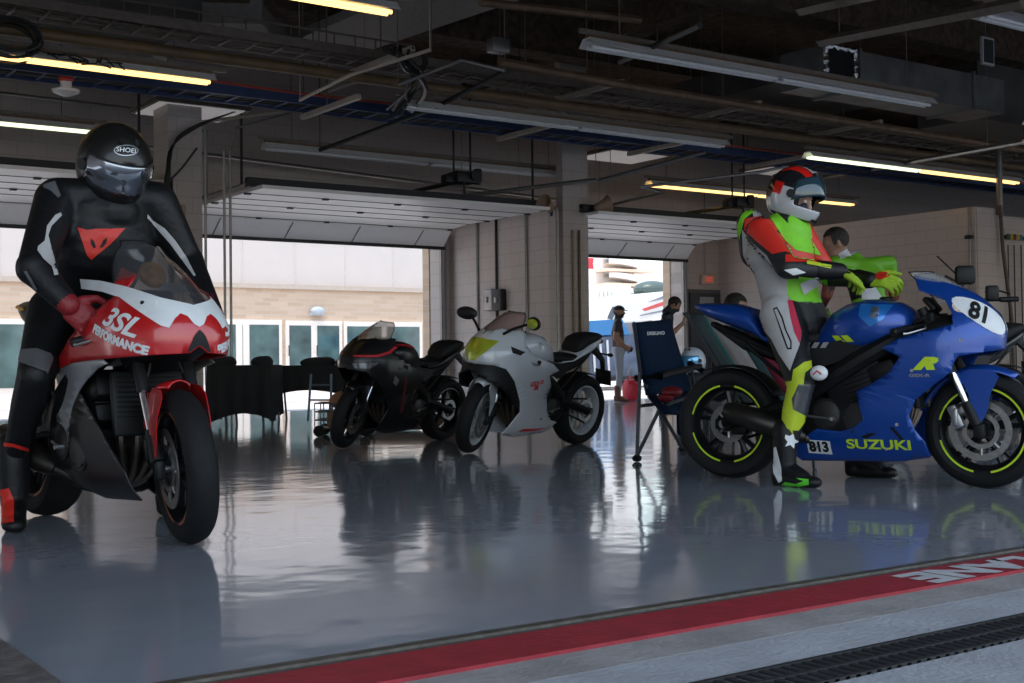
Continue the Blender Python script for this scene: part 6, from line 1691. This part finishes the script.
leg(CP(692,372,dep2), g3+Vector((0,0,.02))); leg(D_, B, nm='back_post')
leg(CP(640,406,dep), CP(672,402,dep2), nm='cross_bar'); leg(CP(668,404,dep-.1), CP(706,392,dep2-.2), nm='cross_bar')
for q in (g0, g2, g3): obj('foot', MB().sphere(Vector(q)+Vector((0,0,.025)), (.035,.035,.025), 12), M_BLKP, ch)
obj('armrest', MB().rbox((0,0,0),(.01,.01,.01),.002) if 0 else MB().tube([CP(636,378,dep+.05), CP(660,376,dep-.1), CP(700,366,dep2-.35)], [.022,.026,.02], 8), M_BLKP, ch)
obj('armrest', MB().tube([D_+Vector((0,0,.22)), G_+Vector((0,0,.24))], .022, 8), M_BLKP, ch)
obj('side_pocket', MB().rbox(CP(690,418,dep2-.2), (.20,.06,.26), .03, Matrix.Rotation(-YAW,3,'Z')), M_NAVY, ch)
tag(obj('bag', MB().sphere(CP(672,392,dep-.1), (.075,.07,.04), 14).sphere(CP(666,398,dep-.12), (.05,.06,.03), 12), mat('red_bag', (.20,.008,.014), .6), None, 35, tuple(CP(672,396,dep-.1))), 'small red bag lying on the seat of the navy folding chair', 'bag')
# red fuel can by the capped man
q = at(630.5, 400.5, z=0)
fc = thing('fuel_can', 'red fuel can standing on the floor by the capped man', 'can', tuple(q), world=True)
M_CAN = mat('red_can', (.60,.02,.05), .4)
obj('body', MB().rbox(q+Vector((0,0,.17)), (.26,.20,.34), .05).rbox(q+Vector((0,0,.35)), (.18,.15,.06), .025), M_CAN, fc)
obj('handle', MB().tube([q+Vector((-.07,0,.36)), q+Vector((-.06,0,.43)), q+Vector((.05,0,.43)), q+Vector((.06,0,.36))], .015, 8), M_CAN, fc)
obj('spout', MB().tube([q+Vector((-.02,0,.40)), q+Vector((-.03,0,.52)), q+Vector((.03,-.02,.62))], [.018,.015,.012], 8), mat('spout_pale', (.45,.48,.45), .4), fc)
# tables with black cloths in the left doorway
def cloth_table(x0, x1, ytop, yfl, dpt, w, label, arch):
    gl = at(x0, yfl, z=0); dp = (gl-CC).dot(CF); a = CP(x0, ytop, dp); b = CP(x1, ytop, dp)
    dirx = (b-a); dirx.z = 0; L = dirx.length; dirx.normalize(); diry = Vector((-dirx.y, dirx.x, 0)); h = (a.z+b.z)/2
    o = Vector((a.x, a.y, 0)); rz = math.atan2(dirx.y, dirx.x)
    t = thing('folding_table', label, 'table', tuple(o), rz)
    obj('table_top', MB().rbox((L/2,w/2,h-.02), (L,w,.035), .01), M_BLKP, t)
    for sx in (.12, L-.12):
        for sy in (.08, w-.08): obj('leg', MB().cyl((sx,sy,h-.03),(sx+(.05 if sx < 1 else -.05),sy,0),.014,n=8), M_TUBEG, t)
    return t, L, h, o, rz
t, L, h, o, rz = cloth_table(210, 268, 366, 427, 0, .7, 'folding table under a black cloth that reaches low, leftmost in the left doorway', 0)
mb = MB(); rng = random.Random(2)
def drape(mb, pts, top, botf, fold=.03, n=40):
    P = [Vector(p) for p in pts]; seg = [0]
    for a, b in zip(P, P[1:]): seg.append(seg[-1]+(b-a).length)
    rows = [[] for _ in range(7)]
    for i in range(n+1):
        s = seg[-1]*i/n; k = max(j for j in range(len(P)) if seg[j] <= s+1e-9); k = min(k, len(P)-2)
        p = P[k].lerp(P[k+1], (s-seg[k])/(seg[k+1]-seg[k])); d = (P[k+1]-P[k]).normalized(); nn = Vector((d.y, -d.x, 0))
        z0 = botf(s/seg[-1])
        for r in range(7):
            u = r/6; rows[r].append(Vector((p.x, p.y, top+(z0-top)*u))+nn*(fold*u*math.sin(i*1.35)+.015))
    mb.grid(rows)
mb.box((-.02,-.02,h),(L+.02,.72,h+.01)); drape(mb, [(-.02,.72,0),(-.02,-.02,0),(L+.02,-.02,0),(L+.02,.72,0)], h+.008, lambda u: .05+.10*abs(math.sin(u*9)), .035, 60)
c = link_mesh('tablecloth', mb.mesh('tablecloth', 50), M_BLKC, None, tuple(o), (0,0,rz)); tag(c, 'black cloth hanging low over the leftmost table', 'tablecloth')
TABS = [(h, (Vector(o)-CC).dot(CF))]
t, L, h, o, rz = cloth_table(264, 352, 366, 421, 0, .7, 'long folding table under an arched black cloth, in the middle of the left doorway', 1)
mb = MB(); mb.box((-.02,-.02,h),(L+.02,.72,h+.01)); drape(mb, [(-.02,.72,0),(-.02,-.02,0),(L+.02,-.02,0),(L+.02,.72,0)], h+.008, lambda u: .13+.25*max(0, math.sin(min(1,max(0,(u-.22)/.56))*PI))**.6, .02, 60)
c = link_mesh('tablecloth', mb.mesh('tablecloth', 50), M_BLKC, None, tuple(o), (0,0,rz)); tag(c, 'black cloth with an arched lower edge over the long middle table', 'tablecloth')
TABS.append((h, (Vector(o)-CC).dot(CF)))
# bags and dark gear on the tables
for (x_, y_, w_, lb, dd) in ((222,366,.30,'dark bag on the left end of the leftmost table',1),(262,365,.22,'small dark bag on the right end of the leftmost table',1),(318,365,.42,'flat dark jacket heaped on the middle table',2),(345,367,.20,'small dark bundle at the right end of the middle table',2)):
    tb_ = TABS[dd-1]; q = CP(x_, y_, tb_[1]+.30); q.z = tb_[0]+.04; mb = MB(); mb.sphere(q, (w_*.6,.14,.075), 18); mb.sphere(q+Vector((w_*.3,.03,.02)), (w_*.3,.12,.06), 14); mb.sphere(q+Vector((-w_*.3,-.02,.0)), (w_*.28,.11,.065), 14)
    tag(blend_mesh('bag', mb, .015, 4, None, M_BLKC), lb, 'bag')
# step ladder frame, blue grey tubes
q = at(308,428,z=0); dd = (q-CC).dot(CF)
ld = thing('step_ladder', 'thin blue-grey tube frame standing in front of the arched tablecloth', 'frame', tuple(q), world=True)
for xa, xb in ((311,308),(331,331)): obj('upright', MB().cyl(CP(xa,374,dd),Vector(at(xb,421,z=0)) if 0 else CP(xb,421,dd),.014,n=8), mat('blue_tube', (.10,.14,.19), .4, .3), ld)
for yy in (385,400): obj('rung', MB().cyl(CP(310,yy,dd),CP(331,yy,dd),.010,n=8), mat('blue_tube', (0,0,0)), ld)
# wire trolley crate with a cardboard box, left of the black machine
q = at(317,437,z=0); dd = (q-CC).dot(CF); rz = -YAW
cr = thing('trolley_crate', 'grey wire crate on small black wheels beside the black motorcycle', 'crate', tuple(q), rz)
mb = MB()
for z_ in (.08,.16,.24,.32):
    mb.tube([(-.02,0,z_),(.50,0,z_),(.50,.38,z_),(-.02,.38,z_)], .008, 6, closed=True)
for x_ in np.linspace(-.02,.50,7): mb.cyl((x_,0,.08),(x_,0,.32),.006,n=6); mb.cyl((x_,.38,.08),(x_,.38,.32),.006,n=6)
mb.rbox((.24,.19,.08),(.52,.38,.015),.004)
obj('wire_frame', mb, mat('crate_grey', (.16,.16,.18), .4, .5), cr)
for x_ in (.02,.46):
    for y_ in (.0,.38): obj('wheel', MB().lathe([(0,-.02),(.05,-.02),(.055,-.01),(.055,.01),(.05,.02),(0,.02)], (x_,y_,.055), (0,1,0), 18), M_TYRE, cr)
B_ = MB().rbox((0,0,0), (.36,.30,.16), .01); Mq = Matrix.Rotation(rz,4,'Z')
bx_ = link_mesh('cardboard_box', B_.mesh('cardboard_box'), mat('cardboard', (.30,.17,.09), .85), None, tuple(Vector(q)+(Mq @ Vector((.27,.19,.17)))), (0,0,rz)); tag(bx_, 'brown cardboard box sitting in the wire crate', 'box')
mb = MB(); mb.sphere((0,0,0),(.19,.15,.10),18); mb.sphere((.1,0,.02),(.14,.13,.08),14); bl_ = blend_mesh('kit_bag', mb, .015, 3, None, mat('tan_bag', (.34,.18,.09), .85)); bl_.location = Vector(q)+(Mq @ Vector((.27,.19,.34))); tag(bl_, 'tan cloth bag heaped on the cardboard box', 'bag')
mb = MB(); a = at(362,437,z=0); rz2 = rz
bx_ = link_mesh('wooden_ramp', MB().rbox((.55,.2,.07),(1.15,.35,.14),.015).mesh('wooden_ramp'), mat('brown_ply', (.09,.055,.035), .7), None, tuple(a+CF*.9), (0,0,rz)); tag(bx_, 'low brown box on the floor behind the black motorcycle', 'box')
# striped folding chair / deck fabric hanging behind the blue tail
dd = 8.3
P_ = lambda x, y, e=0: CP(x, y, dd+e)
sc = thing('deck_chair', 'folding chair with striped grey and red fabric behind the blue motorcycle tail', 'chair', tuple(Vector((P_(715,440).x, P_(715,440).y, 0))), world=True)
stripes = ((692,704,(.035,.05,.05)),(704,708,(.02,.10,.09)),(708,728,(.30,.27,.26)),(728,738,(.02,.06,.06)),(738,762,(.20,.01,.03)))
for a_, b_, c_ in stripes:
    rows = [[P_(a_+(b_-a_)*j/3+(y_-315)*.62*1.0-4, y_, -.35*(y_-315)/90) for j in range(4)] for y_ in np.linspace(315,405,8)]
    o_ = obj('fabric_stripe', MB().grid(rows), mat('deck_fabric_%d' % a_, c_, .8), sc); md = o_.modifiers.new('t','SOLIDIFY'); md.thickness = .008
for x_ in (690, 760):
    a = P_(x_-4,313); b = P_(x_+50,405,-.35); obj('side_rail', MB().cyl(a, b, .014, n=8), M_TUBEG, sc)
    c0 = a.lerp(b,.45); obj('leg', MB().cyl(c0+Vector((0,0,.0)), Vector((c0.x+.2*CF.x, c0.y+.2*CF.y, 0.0)), .014, n=8), M_TUBEG, sc); obj('leg', MB().cyl(b, Vector((b.x-.1*CF.x,b.y-.1*CF.y,0)), .014, n=8), M_TUBEG, sc)
# black kit case with a pale helmet on it
q = at(697,449,z=0); dd = (q-CC).dot(CF); q = Vector(q)
kc = thing('kit_case', 'black kit case on the floor beside the navy folding chair', 'case', tuple(q), -YAW)
hh = CP(696,374,dd).z
obj('body', MB().rbox((0,.15,hh/2), (.24,.30,hh), .025), M_BLKP, kc)
for z_ in (hh*.3, hh*.6): obj('drawer', MB().rbox((0,-.005,z_), (.20,.015,hh*.22), .006), M_ENG, kc)
obj('handle', MB().tube([(-.06,-.02,hh*.8),(-.05,-.05,hh*.82),(.05,-.05,hh*.82),(.06,-.02,hh*.8)], .008, 6), M_ALU, kc)
hq = Vector((q.x, q.y, hh))+CF*.15; hq.z = hh
hp = thing('helmet', 'white helmet with a pale blue visor resting on the black kit case', 'helmet', tuple(hq), -YAW)
helmet(hp, (0,0,.098), (-.75,-.65,0), (0,0,1), mat('helmet_white', (.45,.48,.52), .3, coat=.5), .74, True, 0., mat('blue_visor', (.12,.38,.62), .08, .4, coat=1), name='shell')
# naked dark motorcycle at the right edge, only the mirror and bar ends stand above the blue nose
g = at(985,446,z=0); hd2 = math.atan2((CR*-.8-CF*.5).y, (CR*-.8-CF*.5).x)
P = dict(body=M_WHT, main=[(1.10,.95),(1.30,.98),('n',1,.94),('n',1,.74),(1.40,.72),(1.25,.66),(1.10,.74)], mirror=False, tail='road', tailm=M_BLK, tank=M_BLK, mud=M_BLK, screen=M_CLEAR, sz1=1.0, exhaust='short')
b6, fr, tk, ta, S = make_bike('dark motorcycle behind the blue one at the right edge, its mirror showing', tuple(g+CR*.35+CF*.6), hd2, R(-6), R(18), .95, P)
dd = (g-CC).dot(CF)+.3; iv = b6.matrix_basis.inverted() if False else None
bpy.context.view_layer.update(); iv = b6.matrix_world.inverted()
def LB(mb): mb.v = [iv @ p for p in mb.v]; return mb
mr = obj('mirror', LB(MB().rbox(CP(965,275,dd), (.16,.07,.15), .03, Matrix.Rotation(-YAW,3,'Z')).tube([CP(966,283,dd),CP(958,283,dd),CP(948,278,dd),CP(945,276,dd)],.014,8)), M_BLKP, b6)
obj('mirror_stalk', LB(MB().tube([CP(962,285,dd),CP(968,300,dd),CP(975,318,dd)],.012,8)), M_BLKP, b6)
obj('whip_aerial', LB(MB().cyl(CP(937,256,dd),CP(958,276,dd),.006,n=6)), M_BLKP, b6)
obj('handlebar', LB(MB().tube([CP(972,312,dd),CP(985,300,dd),CP(1018,299,dd)],.014,8)), M_ENG, b6)
obj('grip', LB(MB().cyl(CP(1000,299.5,dd-.01),CP(1018,299,dd-.01),.021,n=12)), M_BLKP, b6)
obj('switchgear', LB(MB().rbox(CP(992,293,dd), (.10,.07,.12), .02, Matrix.Rotation(-YAW,3,'Z')).tube([CP(985,292,dd),CP(1000,291,dd),CP(1010,294,dd)],.008,6)), M_BLKP, b6)
# ================================================================ camera, light
cam = bpy.data.cameras.new('camera'); co = bpy.data.objects.new('camera', cam); COL.objects.link(co)
cam.sensor_width = 36; cam.lens = FPX*36/1024; cam.clip_end = 800
M = Matrix((( CR.x, CU.x, -CF.x, 0),(CR.y, CU.y, -CF.y, 0),(CR.z, CU.z, -CF.z, CH),(0,0,0,1)))
co.matrix_world = M
SC.camera = co
w = bpy.data.worlds.new('world'); SC.world = w; w.use_nodes = True
nt = w.node_tree; bg = nt.nodes['Background']
sky = nt.nodes.new('ShaderNodeTexSky'); sky.sky_type = 'NISHITA'; sky.sun_disc = False; mx = nt.nodes.new('ShaderNodeMixRGB'); mx.inputs[0].default_value = .75; mx.inputs[2].default_value = (2.3,2.75,3.3,1)
sky.sun_elevation = R(52); sky.sun_rotation = R(200); sky.air_density = 1.6; sky.dust_density = .6; sky.altitude = 0
nt.links.new(sky.outputs[0], mx.inputs[1]); nt.links.new(mx.outputs[0], bg.inputs[0]); bg.inputs[1].default_value = SKY_STR
sl = bpy.data.lights.new('sun', 'SUN'); sl.energy = SUN_E; sl.angle = R(.6); sl.color = (1,.95,.88)
so = bpy.data.objects.new('sun', sl); COL.objects.link(so)
sd = Vector(SUN_DIR).normalized()          # towards the sun
so.rotation_euler = sd.to_track_quat('Z', 'Y').to_euler()
vs = SC.view_settings; vs.view_transform = 'Standard'; vs.look = 'None'; vs.exposure = EXPO; vs.gamma = 1; vs.use_curve_mapping = False
SC.cycles.use_denoising = True
SC.cycles.max_bounces = 8; SC.cycles.transparent_max_bounces = 12
SC.cycles.caustics_reflective = False; SC.cycles.caustics_refractive = False
for o in bpy.data.objects:
    if '_o' in o: del o['_o']

for o in bpy.data.objects:
    if o.parent is None and 'label' in o and len(o['label'].replace('-',' ').split()) > 16: print('LONGLABEL', o.name, len(o['label'].split()), o['label'])
